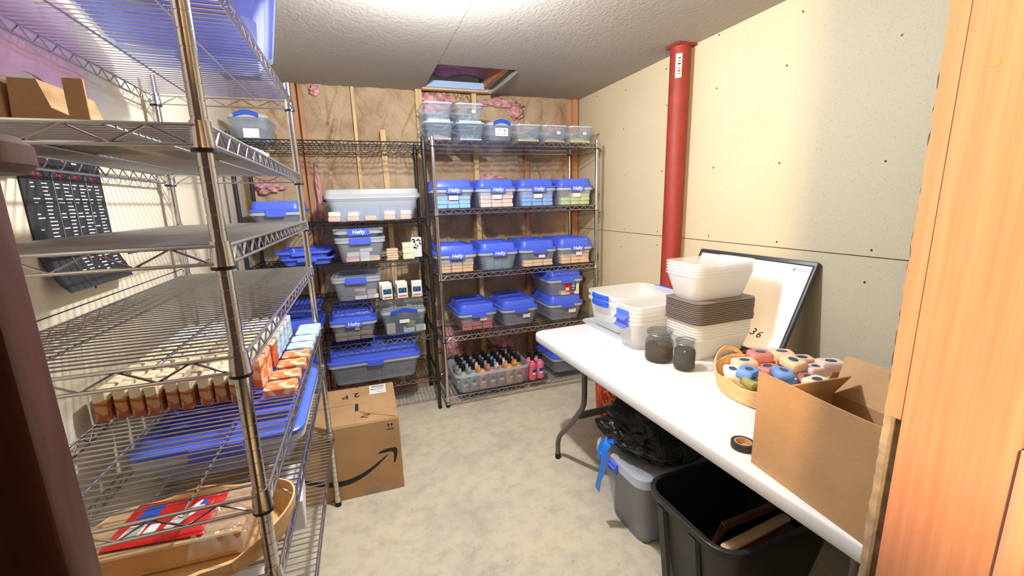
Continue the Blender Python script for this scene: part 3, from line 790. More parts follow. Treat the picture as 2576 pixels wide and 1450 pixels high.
# ------------------------------------------------------------------ black rack
big = thing('storage_bin', 'long clear lidded bin with soap piles inside, on the black rack', 'storage bin', (.092, 3.045, BD[4] + .001))
bin_shell(MB(), .545, .36, .150, .03, .045, rimh=.02).build('tub', 'milky', big, 40)
lo = [rrect(.585, .40, .05, 4, 0, 0, .142), rrect(.585, .40, .05, 4, 0, 0, .165), rrect(.57, .385, .05, 4, 0, 0, .170), rrect(.56, .375, .05, 4, 0, 0, .196), rrect(.54, .355, .05, 4, 0, 0, .200)]
MB().loft(lo).build('lid', 'frost_lid', big, 40)
for s in (-1, 1): MB().rbox(s * .297 - .008, s * .297 + .008, -.05, .05, .125, .168, .004).build('latch', 'print', big)
for i, x in enumerate((-.13, -.02, .085, .20, .30)):
    for k in range(2 if i != 2 else 1):
        put('soap_box', bar('c_salmon' if k == 0 else 'c_white', .07, .06, .03), (x - .02 + .004 * k, 2.915, BD[4] + .0036 + k * .031), .05 * (i - 2),
            f'{("salmon bottom", "white top")[k]} soap bar of the {ORD[i]} pile from the left in the long bin', 'soap', 'soap bars inside the long clear bin')
for i, x in enumerate((-.19, -.09, .01, .10, .20)):
    put('soap_box', bar('c_sky', .082, .06, .098), (.075 + x, 3.00, BD[4] + .0036), .03 * (i - 2), f'blue soap packet standing {ORD[i]} from the left behind the piles in the long bin', 'soap', 'blue packets inside the long clear bin')
hc = hefty_bin('storage_bin', 'clear lidded bin with blue latch, lower of the stacked pair on the black rack', .305, .36, .145, lid_mat='frost_lid', logo=False, lidh=.012, latch_w=.125)
hc.location = (-.012, 3.03, BD[3] + .001)
# interior of the lower one
for (x, z, w, h, mt, nm) in ((-.055, 0, .08, .03, 'c_salmon', 'salmon soap bar lying at the bottom left'), (.02, .0, .06, .06, 'c_white', 'white soap box standing in the middle'), (.075, 0, .07, .034, 'c_peach', 'peach soap bar lying at the bottom right'), (-.05, .031, .075, .03, 'c_cream', 'cream soap bar on top of the salmon one'), (.03, .061, .08, .024, 'c_cream', 'cream soap bar on top of the white box')):
    put('soap_box', bar(mt, w, .05, h), (-.012 + x, 2.905, BD[3] + .0036 + z), 0, nm + ' of the lower stacked bin', 'soap', 'soaps inside the lower stacked bin')
up = hefty_bin('storage_bin', 'shallow clear bin with blue lettered latch, upper of the stacked pair', .300, .36, .043, lid_mat='frost_lid', logo=True, lidh=.012, latch_w=.125)
up.location = (-.018, 3.03, BD[3] + .1595)
b = copy_tree(hc, (-.055, 3.06, BD[2] + .001), -.04, 'clear lidded bin with blue latch beside the three small white packets')
for (x, z, w, h, mt, nm) in ((.015, 0, .075, .026, 'c_white', 'white soap bar at the bottom centre'), (.09, 0, .07, .028, 'c_white', 'white soap bar at the bottom right'), (.02, .0265, .06, .026, 'c_mauve', 'mauve soap bar on the centre pile'), (.085, .0285, .06, .03, 'c_salmon', 'salmon soap bar on the right pile'), (.012, .053, .07, .022, 'c_sand', 'sand coloured soap bar on top of the centre pile')):
    put('soap_bar', bar(mt, w, .05, h), (-.055 + x, 2.935, BD[2] + .0036 + z), 0, nm + ' of the bin beside the packets', 'soap', 'soaps inside the fourth shelf bin')
# small packets on the fourth shelf
def packet(label, loc, rz, mat):
    t = thing('soap_packet', label, 'soap packet', loc, rz, 'small packets on the fourth shelf')
    lo = [rrect(.068, .040, .006, 2, 0, 0, 0), rrect(.070, .044, .008, 2, 0, 0, .05), rrect(.068, .036, .008, 2, 0, 0, .092), rrect(.068, .012, .004, 2, 0, 0, .100), rrect(.066, .003, .001, 2, 0, 0, .108)]
    MB().loft(lo).build('wrapper', mat, t, 40)
    mb = MB(); mb.box(-.026, .026, -.0235, -.0222, .034, .068); mb.mat(1).box(-.026, .026, -.0235, -.0222, .018, .034); mb.mat(2).box(-.025, .025, -.0238, -.0222, .012, .017)
    la = mb.build('label', ['navy', 'white', 'redbar'], t)
    mb = MB(); mb.tube([(.016 * math.cos(a * PI / 8), -.0238, .044 + .016 * math.sin(a * PI / 8)) for a in range(9)], .0012, 4); mb.build('print', 'l_blue', la)
    return t
packet('white soap packet with square picture label, nearest the clear bin of the three', (.122, 2.868, BD[2] + .001), .12, 'c_white')
packet('pale teal soap packet with a square picture label, middle of three on the black rack', (.222, 2.872, BD[2] + .001), .02, 'c_white')
packet('white soap packet with square picture label, nearest the black post of the three', (.318, 2.874, BD[2] + .001), -.06, 'c_white')
for i, x in enumerate((.118, .222)):
    packet(f'white soap packet standing behind the {("leftmost", "middle")[i]} front packet on the black rack', (x - .006, 2.918, BD[2] + .001), .1, 'c_white')
# stacks on the third shelf
for s, (x, n, mt, cn, h) in enumerate(((.178, 5, 'c_sand', 'sand coloured', .0145), (.283, 3, 'c_cream', 'cream', .036))):
    for k in range(n):
        put('soap_bar', bar(mt, .074, .058, h), (x + r_.uniform(-.003, .003), 2.885, BD[3] + .001 + k * (h + .0005)), r_.uniform(-.05, .05),
            f'{cn} soap bar, {ORD[k]} from the bottom of the {("short", "tall")[s]} pile on the black rack', 'soap', f'{cn} soap bars piled on the black rack')
t = thing('soap_packet', 'black and white patterned packet behind the tall soap pile on the black rack', 'soap packet', (.345, 2.95, BD[3] + .001))
MB().rbox(-.034, .034, -.02, .02, 0, .135, .004).build('wrapper', 'white', t, 40)
mb = MB()
for k in range(16): x, z = r_.uniform(-.03, .022), r_.uniform(.05, .118); mb.box(x, x + .009, -.0208, -.0195, z, z + .011)
mb.build('print', 'print', t)
# blue lids lying on the third shelf, and blue lids / bins to the left
def loose_lid(label, loc, rz, w=.31, d=.39, group=None, flip=False):
    t = thing('bin_cover', label, 'bin cover', loc, rz, group)
    lo = [rrect(w - .06, d - .06, .03, 4, 0, 0, .0), rrect(w - .05, d - .05, .03, 4, 0, 0, .004), rrect(w - .034, d - .034, .036, 4, 0, 0, .036), rrect(w, d, .042, 4, 0, 0, .038), rrect(w, d, .042, 4, 0, 0, .050),
          rrect(w - .006, d - .006, .04, 4, 0, 0, .050), rrect(w - .006, d - .006, .04, 4, 0, 0, .042), rrect(w - .04, d - .04, .034, 4, 0, 0, .040), rrect(w - .056, d - .056, .03, 4, 0, 0, .007)]
    MB().loft(lo).build('shell', 'blue', t, 35)
    for s in (-1, 1): MB().rbox(-.055, .055, s * (d / 2 + .003) - .004, s * (d / 2 + .003) + .004, .024, .052, .003).build('latch', 'blue', t)
    return t
loose_lid('upturned blue bin cover, lower of the two nested on the black rack', (-.335, 3.055, BD[3] + .001), .02, group='upturned blue lids on the black rack')
loose_lid('upturned blue bin cover, upper of the two nested on the black rack', (-.345, 3.05, BD[3] + .0395), -.05, .315, .40, group='upturned blue lids on the black rack')
hl = hefty_bin('storage_bin', 'shallow blue lidded bin alone at the wall end of the second black shelf', .30, .37, .075, logo=False)
hl.location = (-.465, 3.045, BD[4] + .001)
hd = handle_bin('handled_bin', 'clear handled bin standing alone on the top shelf of the black rack', .205, .33, .150)
hd.location = (-.548, 3.035, BD[5] + .001)
MB().rbox(-.03, .05, -.0006, 0, .012, .062, .0002).build('label', 'white', hd, None, (0, -.152, 0))
b = copy_tree(hb, (-.106, 3.068, BD[1] + .001), .02, 'blue lettered lidded bin beside the domed handled bin on the black rack')
sticker(b, .02, .085, .03, .018, 0, y=-.1905)
fill_bars(-.106, 3.068, BD[1] + .001, [2, 2, 2], 'grey brown', 'c_grey', 'lettered black rack bin', h=.026)
hr = handle_bin('handled_bin', 'clear domed bin with curved blue handle holding soap, on the fifth black shelf', .305, .36, .190)
hr.location = (.222, 3.05, BD[1] + .001)
for (x, z, w, h, mt, nm) in ((-.09, 0, .06, .075, 'c_sand', 'sand coloured packet standing at the left'), (.03, 0, .075, .032, 'c_white', 'white soap bar lying in the middle'), (.11, 0, .07, .04, 'c_cream', 'cream soap bar lying at the right'), (.045, .033, .06, .05, 'c_moss', 'moss green soap bar on the middle one')):
    put('soap_bar', bar(mt, w, .05, h), (.222 + x, 2.945, BD[1] + .0036 + z), 0, nm + ' inside the domed handled bin', 'soap', 'soaps inside the domed bin')
sticker(hr, .0, .098, .065, .024, 0, y=-.1735)
wide = hefty_bin('storage_bin', 'wide low clear bin with blue lid behind the arrow printed carton', .600, .385, .155, logo=False, lidh=.075)
wide.location = (.010, 3.05, BD[0] + .001)
b = copy_tree(hb_nologo, (-.48, 3.05, BD[0] + .001), 0, 'blue lidded bin at the wall end of the lowest black shelf')
b = copy_tree(hb_nologo, (-.44, 3.05, BD[1] + .001), 0, 'blue lidded bin with a loose cover on it, fifth black shelf')
loose_lid('loose blue bin cover resting on a lidded bin on the black rack', (-.44, 3.05, BD[1] + .193), 0, .30, .38)
for p_ in (hb, hb_nologo, ot):            # prototypes were only patterns
    for c in kids(p_):
        for g in kids(c): bpy.data.objects.remove(g)
        bpy.data.objects.remove(c)
    bpy.data.objects.remove(p_)

# ------------------------------------------------------------------ carton with the curved arrow, on the floor
AW, AD, AH = .50, .46, .392
am = thing('cardboard_carton', 'large closed cardboard carton with a black curved arrow, on the floor', 'cardboard box', (.091, 2.045, 0), -.01)
MB().rbox(-AW, 0, 0, AD, 0, AH, .003).build('body', 'card', am)
mb = MB()
mb.box(-AW + .003, -.21, .012, .222, AH, AH + .003); mb.box(-AW + .003, -.21, .236, AD - .004, AH, AH + .003)
mb.poly([(-.192, .135), (-.004, .012), (-.004, AD - .004), (-.196, AD - .004)], .0032, T(0, 0, AH))
mb.poly([(-AW + .005, .004), (-.20, .004), (-.004, .004), (-.192, .128), (-.21, .010), (-AW + .005, .010)], .0030, T(0, 0, AH))
fl = mb.build('flap', 'card', am)
gap = MB().box(-.21, -.192, .15, .235, AH + .0001, AH + .0012).build('gap', 'dark', am)
# curved arrow printed across the front
def arc_pts():
    pts_t, pts_b = [], []
    for k in range(25):
        u = k / 24; x = -.47 + .405 * u
        z = .155 - .085 * math.sin(PI * (u * .92 + .02)) + .035 * u + (.03 * u * u)
        wdt = .024 * (math.sin(PI * min(1, .16 + u * .84)) ** .7) + .004
        pts_t.append((x, z + wdt / 2)); pts_b.append((x, z - wdt / 2))
    return pts_t + pts_b[::-1]
mb = MB(); pl = arc_pts(); n = len(pl) // 2
lo = [[Vector((pl[k][0], -.0008, pl[k][1])), Vector((pl[-1 - k][0], -.0008, pl[-1 - k][1])), Vector((pl[-1 - k][0], .0002, pl[-1 - k][1])), Vector((pl[k][0], .0002, pl[k][1]))] for k in range(n)]
mb.loft(lo)
hd_ = [(-.112, .222), (-.085, .232), (-.052, .236), (-.028, .234), (-.020, .226), (-.020, .205), (-.026, .176), (-.036, .150), (-.042, .150), (-.040, .178), (-.038, .200), (-.042, .213), (-.060, .218), (-.085, .216), (-.110, .216)]
mb.poly(hd_, .001, T(0, .0002, 0) @ FACE_Y)
for x in (-.052, -.036):                                        # this-way-up arrows
    mb.box(x - .0013, x + .0013, -.0008, .0002, .345, .364); mb.poly([(x - .006, .360), (x + .006, .360), (x, .371)], .001, T(0, .0002, 0) @ FACE_Y)
mb.box(-.062, -.026, -.0008, .0002, .337, .340)
mb.build('print', 'print', am)
sl = MB().rbox(-.135, -.045, .325, .445, AH + .0033, AH + .0040, .0003).build('label', 'white', am)
mb = MB()
for y in (.425, .413): mb.box(-.125, -.055, y, y + .006, AH + .0039, AH + .0043)
mb.box(-.095, -.06, .345, .348, AH + .0039, AH + .0043)
mb.tube([(-.088 + .030 * math.cos(a * PI / 8), .385 + .010 * math.sin(a * PI / 8) + .004 * math.cos(a * PI / 8), AH + .0042) for a in range(16)], .0012, 4, True)
mb.box(-.128, -.116, .382, .392, AH + .0039, AH + .0043)
mb.build('print', 'print', sl)
text_part('writing', '2 P', .075, 'print', am, T(-.235, .345, AH + .0034) @ RZ(PI + .15), .0003)
text_part('writing', 'N', .06, 'print', am, T(-.155, .075, AH + .0034) @ RZ(1.2), .0003)
MB().rbox(-.19, -.06, -.0012, 0, .0, .035, .0003).build('tape', 'film', am)

# ------------------------------------------------------------------ things on the left rack
tt = hefty_bin('storage_tote', 'large clear tote with domed blue lid on the top shelf of the near chrome rack', .41, .60, .068, logo=False, lidh=.080, latch_w=.12)
tt.location = (-.385, 1.430, LD[6] + .001); tt.rotation_euler = (0, 0, math.radians(10))
for c in kids(tt):
    if c.name.startswith('tub'): c.data.materials.clear(); c.data.materials.append(M['clear'])
    if c.name.startswith('lid'): c.data.materials.clear(); c.data.materials.append(M['blue_clear'])
# cardboard on the shelf below
def slab(name, label, pts, z0, z1, loc, rz, mat='card', cat='cardboard'):
    pass
c1 = thing('cardboard_box', 'plain cardboard box cut off by the picture edge, beside the slanted one', 'cardboard box', (-.640, 1.10, LD[5] + .001), .03)
MB().rbox(-.060, .038, 0, .20, 0, .115, .003).build('body', 'card', c1)
c2 = thing('cardboard_box', 'cardboard box with a slanted side on the shelf below the large tote', 'cardboard box', (-.543, 1.10, LD[5] + .001), -.02)
MB().poly([(-.055, 0), (.078, 0), (.068, .03), (.010, .062), (-.004, .112), (-.046, .113)], .18, T(0, .18, 0) @ FACE_Y).build('body', 'card', c2)
c3 = thing('cardboard_strip', 'narrow upright strip of brown cardboard on the shelf below the blue lidded tote', 'cardboard', (-.480, 1.06, LD[5] + .001), 0)
MB().rbox(-.012, .020, 0, .007, 0, .108, .002).build('strip', 'card', c3)
c4 = thing('cardboard_tray', 'low brown cardboard tray lying near the middle of the shelf below the tote', 'cardboard', (-.36, 1.30, LD[5] + .001), .05)
mb = MB(); mb.rbox(-.075, .075, -.10, .10, 0, .004, .001); mb.rbox(-.075, .075, -.10, -.096, .004, .022, .001); mb.rbox(-.075, .075, .096, .10, .004, .02, .001)
mb.rbox(-.075, -.071, -.096, .096, .004, .022, .001); mb.rbox(.071, .075, -.096, .096, .004, .02, .001); mb.build('tray', 'card', c4)
c5 = thing('envelope', 'white paper envelopes lying beside the low cardboard tray', 'envelope', (-.275, 1.22, LD[5] + .001), -.1)
mb = MB(); mb.rbox(-.03, .05, -.10, .12, 0, .006, .001); mb.rbox(-.035, .04, -.09, .11, .0063, .012, .001); mb.build('paper', 'white', c5)

# rows of cut soap on the fifth shelf from the top
ZS = LD[4 - 2] + .001
so = bar_proto('soap_bar', .028, .060, .083, 'soap_orange', .003); sb = bar_proto('soap_bar', .028, .060, .083, 'soap_blue', .003)
rs = random.Random(21)
ROWN = ['front row', 'second row', 'third row', 'fourth row', 'fifth row', 'sixth row', 'seventh row', 'eighth row', 'back row']
for j in range(9):
    for i in range(9):
        bl = j >= 6
        put('soap_bar', sb if bl else so, (-.668 + .0372 * i + rs.uniform(-.002, .002), 1.325 + .0745 * j + rs.uniform(-.004, .004) + .012 * (i % 3 == 1) * (j == 0), ZS), rs.uniform(-.05, .05),
            f'{"blue and white" if bl else "orange layered"} standing soap bar, {ORD[i]} from the left in the {ROWN[j]}', 'soap', 'standing soap bars on the near chrome rack')
st_o = bar_proto('soap_bar', .026, .062, .092, 'soap_flat_o', .004); st_r = bar_proto('soap_bar', .028, .064, .088, 'soap_rust', .004); st_b = bar_proto('soap_bar', .028, .060, .090, 'soap_blue', .004)
for y, me, lab_ in ((1.395, st_o, 'orange swirled soap bar standing on end just behind the near chrome post'), (1.475, st_o, 'orange swirled soap bar standing on end, second behind the near post'),
                    (1.572, st_r, 'rust red soap bar standing on end beside the flat orange bars'), (1.655, st_b, 'pale blue soap bar standing on end right behind the rust red one'),
                    (1.737, st_b, 'pale blue soap bar standing on end, second behind the rust red one'), (1.82, st_b, 'pale blue soap bar standing on end, third behind the rust red one'), (1.905, st_b, 'pale blue soap bar standing on end, farthest along the shelf')):
    put('soap_bar', me, (-.328, y, ZS), rs.uniform(-.08, .08), lab_, 'soap', 'soap bars standing along the shelf edge')
f_o = bar_proto('soap_bar', .085, .064, .025, 'soap_flat_o', .004); f_b = bar_proto('soap_bar', .085, .064, .025, 'soap_flat_b', .004)
for k, (x, y) in enumerate(((-.263, 1.322), (-.263, 1.412), (-.259, 1.512), (-.257, 1.602), (-.255, 1.70), (-.254, 1.79), (-.250, 1.885), (-.250, 1.965))):
    o_ = k < 4; kk = k if o_ else k - 4
    put('soap_bar', f_o if o_ else f_b, (x, y, ZS), rs.uniform(-.05, .05), f'{"orange" if o_ else "pale blue"} soap bar lying flat at the shelf edge, {["nearest the chrome post", "second from the post", "third from the post", "farthest from the post"][kk]}', 'soap', 'flat soap bars at the shelf edge')
# blue lidded tote on the sixth shelf
tl = hefty_bin('storage_tote', 'clear tote with wide blue lid under the rows of orange soap', .40, .50, .092, logo=False, lidh=.032, latch_w=.12)
tl.location = (-.405, 1.455, LD[1] + .001)
# wood basket holding a wrapped parcel
BC = (-.420, .958)
bk = thing('wood_basket', 'oval chip wood basket with wavy rim holding a wrapped cardboard parcel', 'basket', (BC[0], BC[1], LD[1] + .001))
def ell(a, b, z, n=48, wav=0.0): return [Vector((a * math.cos(2 * PI * k / n), b * math.sin(2 * PI * k / n), z + wav * math.sin(2 * PI * k / n * 9))) for k in range(n)]
mb = MB(); mb.loft([ell(.195, .128, 0), ell(.205, .138, .004), ell(.216, .150, .036, wav=.002), ell(.220, .154, .046, wav=.005), ell(.212, .146, .047, wav=.005), ell(.206, .140, .036, wav=.002), ell(.196, .129, .006), ell(.19, .123, .006)]); mb.build('basket_body', 'chip', bk, 40)
mb = MB(); lp = []
for k in range(19):
    u = k / 18; a = -.95 + 1.9 * u; z = .036 + .030 * math.sin(PI * u) ** .8
    c, s_ = math.cos(a), math.sin(a)
    lp.append([Vector((.220 * c, .154 * s_, z - .012)), Vector((.224 * c, .158 * s_, z - .012)), Vector((.226 * c, .160 * s_, z + .010)), Vector((.222 * c, .156 * s_, z + .010))])
mb.loft(lp); mb.build('handle', 'chip', bk, 40)
pc = thing('wrapped_parcel', 'flat cardboard parcel under clear film, lying in the chip wood basket', 'parcel', (BC[0] - .006, BC[1] + .022, LD[1] + .0085), -.03)
MB().rbox(-.145, .140, -.078, .080, 0, .052, .003).build('board', 'card_in', pc)
g = 22; vs = []; fs = []
for j in range(g + 1):
    for i in range(g + 1):
        u, v = i / g, j / g
        x, y = .05 + .105 * u, -.098 + .17 * v
        z = .0535 - .03 * max(0, (u - .75) / .25) ** 1.2 - .03 * max(0, (.16 - v) / .16) + .011 * noise.noise(Vector((u * 7, v * 8, 2))) * (1 if u > .1 else 0) + .008 * abs(noise.noise(Vector((u * 15, v * 4, 5)))) + .002
        vs.append((x, y, z))
for j in range(g):
    for i in range(g): a = j * (g + 1) + i; fs.append((a, a + 1, a + g + 2, a + g + 1))
mb = MB(); mb.add(vs, fs); fo = mb.build('wrap_film', 'film', pc, 80)
rp = thing('printed_pouch', 'red printed plastic pouch with blue panel lying on the wrapped parcel in the basket', 'pouch', (BC[0] - .018, BC[1] + .028, LD[1] + .0625), -.10)
lo = [rrect(.170, .128, .006, 2, 0, 0, 0), rrect(.178, .136, .004, 2, 0, 0, .002), rrect(.172, .130, .006, 2, 0, 0, .0045), rrect(.13, .10, .006, 2, 0, 0, .006)]
MB().loft(lo).build('pouch', 'red_pack', rp, 50)
def pp(name, mat, pts, z=.0064): return MB().poly(pts, .0004, T(0, 0, z)).build(name, mat, rp)
pp('panel', 'blue_pack', [(-.066, -.005), (-.028, -.012), (-.028, .048), (-.060, .048)])['label'] = 'blue panel'
q = pp('label', 'white', [(-.070, -.046), (-.034, -.046), (-.034, -.010), (-.064, -.010)])
mb = MB()
for k in range(9): mb.box(-.064, -.038, -.043 + .0034 * k, -.0415 + .0034 * k, .0066, .0071)
mb.build('print', 'c_grey', q)
pp('label', 'white', [(-.030, -.040), (-.008, -.040), (-.008, -.014), (-.026, -.014)])
q = pp('label', 'white', [(.004, -.034), (.020, -.040), (.056, .016), (.060, .040), (.044, .044), (.010, -.006)])
text_part('writing', 'LSC', .019, 'print', q, T(.030, .004, .0068) @ RZ(1.0), .0002)
pp('panel', 'blue_pack', [(.045, .026), (.058, .026), (.060, .042), (.048, .044)], .0068)
# cartons on the lowest shelf
w1 = thing('white_carton', 'tall white carton with a cream band on the lowest near shelf', 'carton', (-.335, 1.50, LD[0] + .001), .12)
MB().rbox(-.085, .06, -.12, .12, 0, .105, .003).build('body', 'white', w1); MB().rbox(-.087, .062, .065, .10, .06, .107, .002).build('band', 'l_cream', w1)
w2 = thing('white_carton', 'flat white carton at the front of the lowest shelf of the near chrome rack', 'carton', (-.40, 1.12, LD[0] + .001), -.08)
MB().rbox(-.11, .09, -.13, .10, 0, .045, .003).build('body', 'white', w2)
w3 = thing('cardboard_box', 'brown cardboard box at the far end of the lowest near shelf', 'cardboard box', (-.545, 1.76, LD[0] + .001), .03)
MB().rbox(-.11, .10, -.17, .17, 0, .24, .004).build('body', 'card', w3)

# price chart poster and pink cloth on the left wall
po = thing('wall_poster', 'charcoal chart poster with columns of pale text, curling at the bottom', 'poster', (XL, 1.29, 1.25))
def curl(v): return .004 + .040 * max(0, (.10 - v) / .10) ** 1.6
mb = MB(); n = 20; L_ = .345; lp = []
for k in range(n + 1):
    z = .345 * k / n; o = curl(z); x0 = 0.0 + (.012 if z > .02 else .012 + (0.02 - z) * .4); x1 = L_ - (.0 if z > .03 else (.03 - z) * .8)
    lp.append([Vector((o, x0, z)), Vector((o, x1, z)), Vector((o - .0018, x1, z)), Vector((o - .0018, x0, z))])
mb.loft(lp); mb.build('sheet', 'poster', po, 40)
def strip(mb, y0, y1, z0, z1):
    lp = []
    m = max(1, int((z1 - z0) / .02))
    for k in range(m + 1):
        z = z0 + (z1 - z0) * k / m; o = curl(z)
        lp.append([Vector((o + .0007, y0, z)), Vector((o + .0007, y1, z)), Vector((o - .0003, y1, z)), Vector((o - .0003, y0, z))])
    mb.loft(lp)
mb = MB(); strip(mb, .012, .10, .305, .345); mb.build('band', 'poster_red', po)
mb = MB(); W = MB(); rp_ = random.Random(4)
for (yy, zz) in ((.105, .333), (.118, .322), (.20, .330), (.215, .318)): strip(W, yy, yy + .022, zz, zz + .004)
cols = [(.040, .115), (.128, .190), (.198, .258), (.268, .332)]
for ci, (a, b_) in enumerate(cols):
    strip(mb, a + .012, a + .040, .283, .288); strip(mb, a + .016, a + .036, .274, .279)
    z = .262
    for k in range(26 if ci else 20):
        if z < .03: break
        strip(W, a + (b_ - a) * .52, a + (b_ - a) * .52 + rp_.uniform(.016, .030), z, z + .0027)
        if k % 4 in (0, 1) and (k < 10 or k % 3 == 0): strip(W, a, a + rp_.uniform(.010, .026), z, z + .0026)
        z -= .0092
    if ci: strip(W, a - .0045, a - .0038, .06, .285)
mb.build('print', 'poster_redprint', po); W.build('print', 'poster_print', po)
mb = MB(); o1 = [Vector((.0055, .178 + .009 * math.cos(a * PI / 6), .328 + .007 * math.sin(a * PI / 6))) for a in range(12)]
mb.loft([o1, [Vector((.0035, v.y, v.z)) for v in o1]]); mb.build('print', 'orange_dot', po)
fg = thing('pink_cloth', 'plain pink cloth hanging on the left wall behind the near chrome rack', 'wall hanging', (XL, 1.20, 1.72))
mb = MB(); n = 24; lp = []
for k in range(n + 1):
    y = .47 * k / n; zb = .02 + .10 * max(0, (.25 - abs(y - .24)) / .25) * 0 + .035 * math.cos(y * 14) ** 2; o = .006 + .003 * math.sin(y * 50)
    lp.append([Vector((o, y, zb)), Vector((o, y, .47)), Vector((o - .0025, y, .47)), Vector((o - .0025, y, zb))])
mb.loft(lp); mb.build('cloth', 'flag', fg, 60)

# dark wood end panel with a rounded top board, foreground left
ep = thing('wood_end_panel', 'dark brown wooden half wall end with a rounded top board, before the rack', 'wooden panel', (-.2505, .4005, 0))
MB().rbox(-.30, 0, 0, .038, 0, 1.470, .003).build('panel', 'brown_wood', ep, 40)
lo = []
for z, ins in ((1.470, .006), (1.476, 0), (1.490, 0), (1.4965, .007)):
    lo.append([Vector((v.x - .125, v.y + .019, z)) for v in rrect(.300 - 2 * ins, .086 - 2 * ins, .038 - ins, 6)])
MB().loft(lo).build('top_board', 'brown_wood', ep, 40)
MB().rbox(-.075, -.040, -1.25, -.234, 0, 1.470, .003).rbox(-.10, -.020, -1.25, -.234, 1.4702, 1.4965, .004).rbox(-.075, -.040, -.128, -.002, 0, 1.470, .003).rbox(-.10, -.020, -.128, -.026, 1.4702, 1.4965, .004).build('added_side_panel', 'brown_wood', ep, 40)  # side run of the half wall, added to block low hall light

# ------------------------------------------------------------------ folding table
TZ = .74
tb = thing('folding_table', 'long white plastic folding table with grey wishbone legs along the right wall', 'table', (.83, 2.07, 0), .039)
TW, TL = .765, 1.77
lo = [rrect(TW - .03, TL - .03, .05, 5, TW / 2, -TL / 2, TZ - .046), rrect(TW - .008, TL - .008, .055, 5, TW / 2, -TL / 2, TZ - .044), rrect(TW, TL, .06, 5, TW / 2, -TL / 2, TZ - .034),
      rrect(TW, TL, .06, 5, TW / 2, -TL / 2, TZ - .008), rrect(TW - .006, TL - .006, .058, 5, TW / 2, -TL / 2, TZ - .002), rrect(TW - .016, TL - .016, .055, 5, TW / 2, -TL / 2, TZ)]
top = MB().loft(lo).build('tabletop', 'table', tb, 50)
mb = MB()
for (x, y) in ((.062, -.03), (.075, -.034), (.20, -.36), (.215, -.375)): mb.rbox(x, x + .010, y, y + .002, TZ - .0005, TZ + .0002, .0002)
mb.build('scuff', 'dark', top)
for e in (0, 1):
    y0, sg = (-.375, 1) if e == 0 else (-TL + .215, -.2)
    for x in (.105, TW - .105):
        pts = [(x, y0, TZ - .05), (x, y0, .50), (x, y0 + .004 * sg, .46), (x, y0 + .02 * sg, .425), (x, y0 + .12 * sg, .300), (x, y0 + .235 * sg, .175), (x, y0 + .262 * sg, .140), (x, y0 + .278 * sg, .10), (x, y0 + .280 * sg, .02)]
        sm = []
        for a, b in zip(pts[:-1], pts[1:]): sm += [Vector(a), (Vector(a) + Vector(b)) / 2]
        sm.append(Vector(pts[-1]))
        l_ = MB().tube(sm, .0135, 12).build('leg', 'leg_grey', tb, 60)
        MB().lathe([(.0155, 0), (.0160, .024), (.0145, .030)], 14, (x, y0 + .280 * sg, 0)).build('foot', 'rubber', l_, 50)
    yb = y0 + .055 * sg
    MB().rbox(.10, TW - .10, yb - .008, yb + .008, .352, .388, .003).build('brace', 'leg_grey', tb)
    MB().tube([(.06, y0, TZ - .06), (TW - .06, y0, TZ - .06)], .012, 10).build('crossbar', 'leg_grey', tb, 60)

# ------------------------------------------------------------------ on the table: bins, jars, whiteboard
l0 = thing('bin_cover', 'clear flat bin cover under the blue handled bins, overhanging the table corner', 'bin cover', (1.40, 1.955, TZ + .0005), .04)
MB().loft([rrect(.45, .40, .05, 5, 0, 0, 0), rrect(.46, .41, .055, 5, 0, 0, .004), rrect(.46, .41, .055, 5, 0, 0, .009), rrect(.40, .35, .04, 5, 0, 0, .0095), rrect(.39, .34, .04, 5, 0, 0, .0045)]).build('sheet', 'frost_lid', l0, 50)
def handled_open(label, z, h, group):
    t = thing('storage_bin', label, 'storage bin', (1.378, 1.938, z), .035, group)
    bin_shell(MB(), .385, .315, h, .018, .045, t=.0012, rim=.010, rimh=.016).build('tub', 'frost', t, 40)
    for s in (-1, 1):
        mb = MB(); lp = []
        for k in range(13):
            u = k / 12; y = (u - .5) * .145; o = .0195 + .012 * math.sin(PI * u) ** .6; zz = h - .016
            lp.append([Vector((s * (.1925 + o - .009), y, zz - .006)), Vector((s * (.1925 + o), y, zz - .012)), Vector((s * (.1925 + o + .003), y, zz + .010)), Vector((s * (.1925 + o - .007), y, zz + .016))])
        mb.loft(lp); mb.build('handle', 'blue_handle', t, 50)
    return t
handled_open('frosted bin with blue side handles, lower of the nested pair on the table', TZ + .0101, .160, 'nested blue handled bins')
handled_open('frosted bin with blue side handles, upper of the nested pair on the table', TZ + .0101 + .034, .160, 'nested blue handled bins')
# nested latch bins
lb_c = (1.315, 1.652)
POS5 = ['bottom', 'second from the bottom', 'middle', 'second from the top', 'topmost']
for k in range(5):
    t = thing('storage_bin', f'frosted latch bin nested behind the jars, {POS5[k]} one of the five', 'storage bin', (lb_c[0], lb_c[1], TZ + .0005 + k * .0185), .03, 'nested frosted bins behind the jars')
    bin_shell(MB(), .375, .172, .140, .020, .04, t=.0012, rim=.007, rimh=.011).build('tub', 'frost', t, 40)
    if k in (1, 3):
        mb = MB()
        mb.rbox(-.2000, -.1955, -.045, .045, .096, .136, .001)
        mb.add([(-.2000, -.042, .110), (-.2000, .042, .110), (-.218, .042, .096), (-.218, -.042, .096), (-.2000, -.042, .106), (-.2000, .042, .106), (-.218, .042, .0925), (-.218, -.042, .0925)],
               [(0, 1, 2, 3), (7, 6, 5, 4), (0, 4, 5, 1), (1, 5, 6, 2), (2, 6, 7, 3), (3, 7, 4, 0)])
        mb.build('latch', 'blue', t)
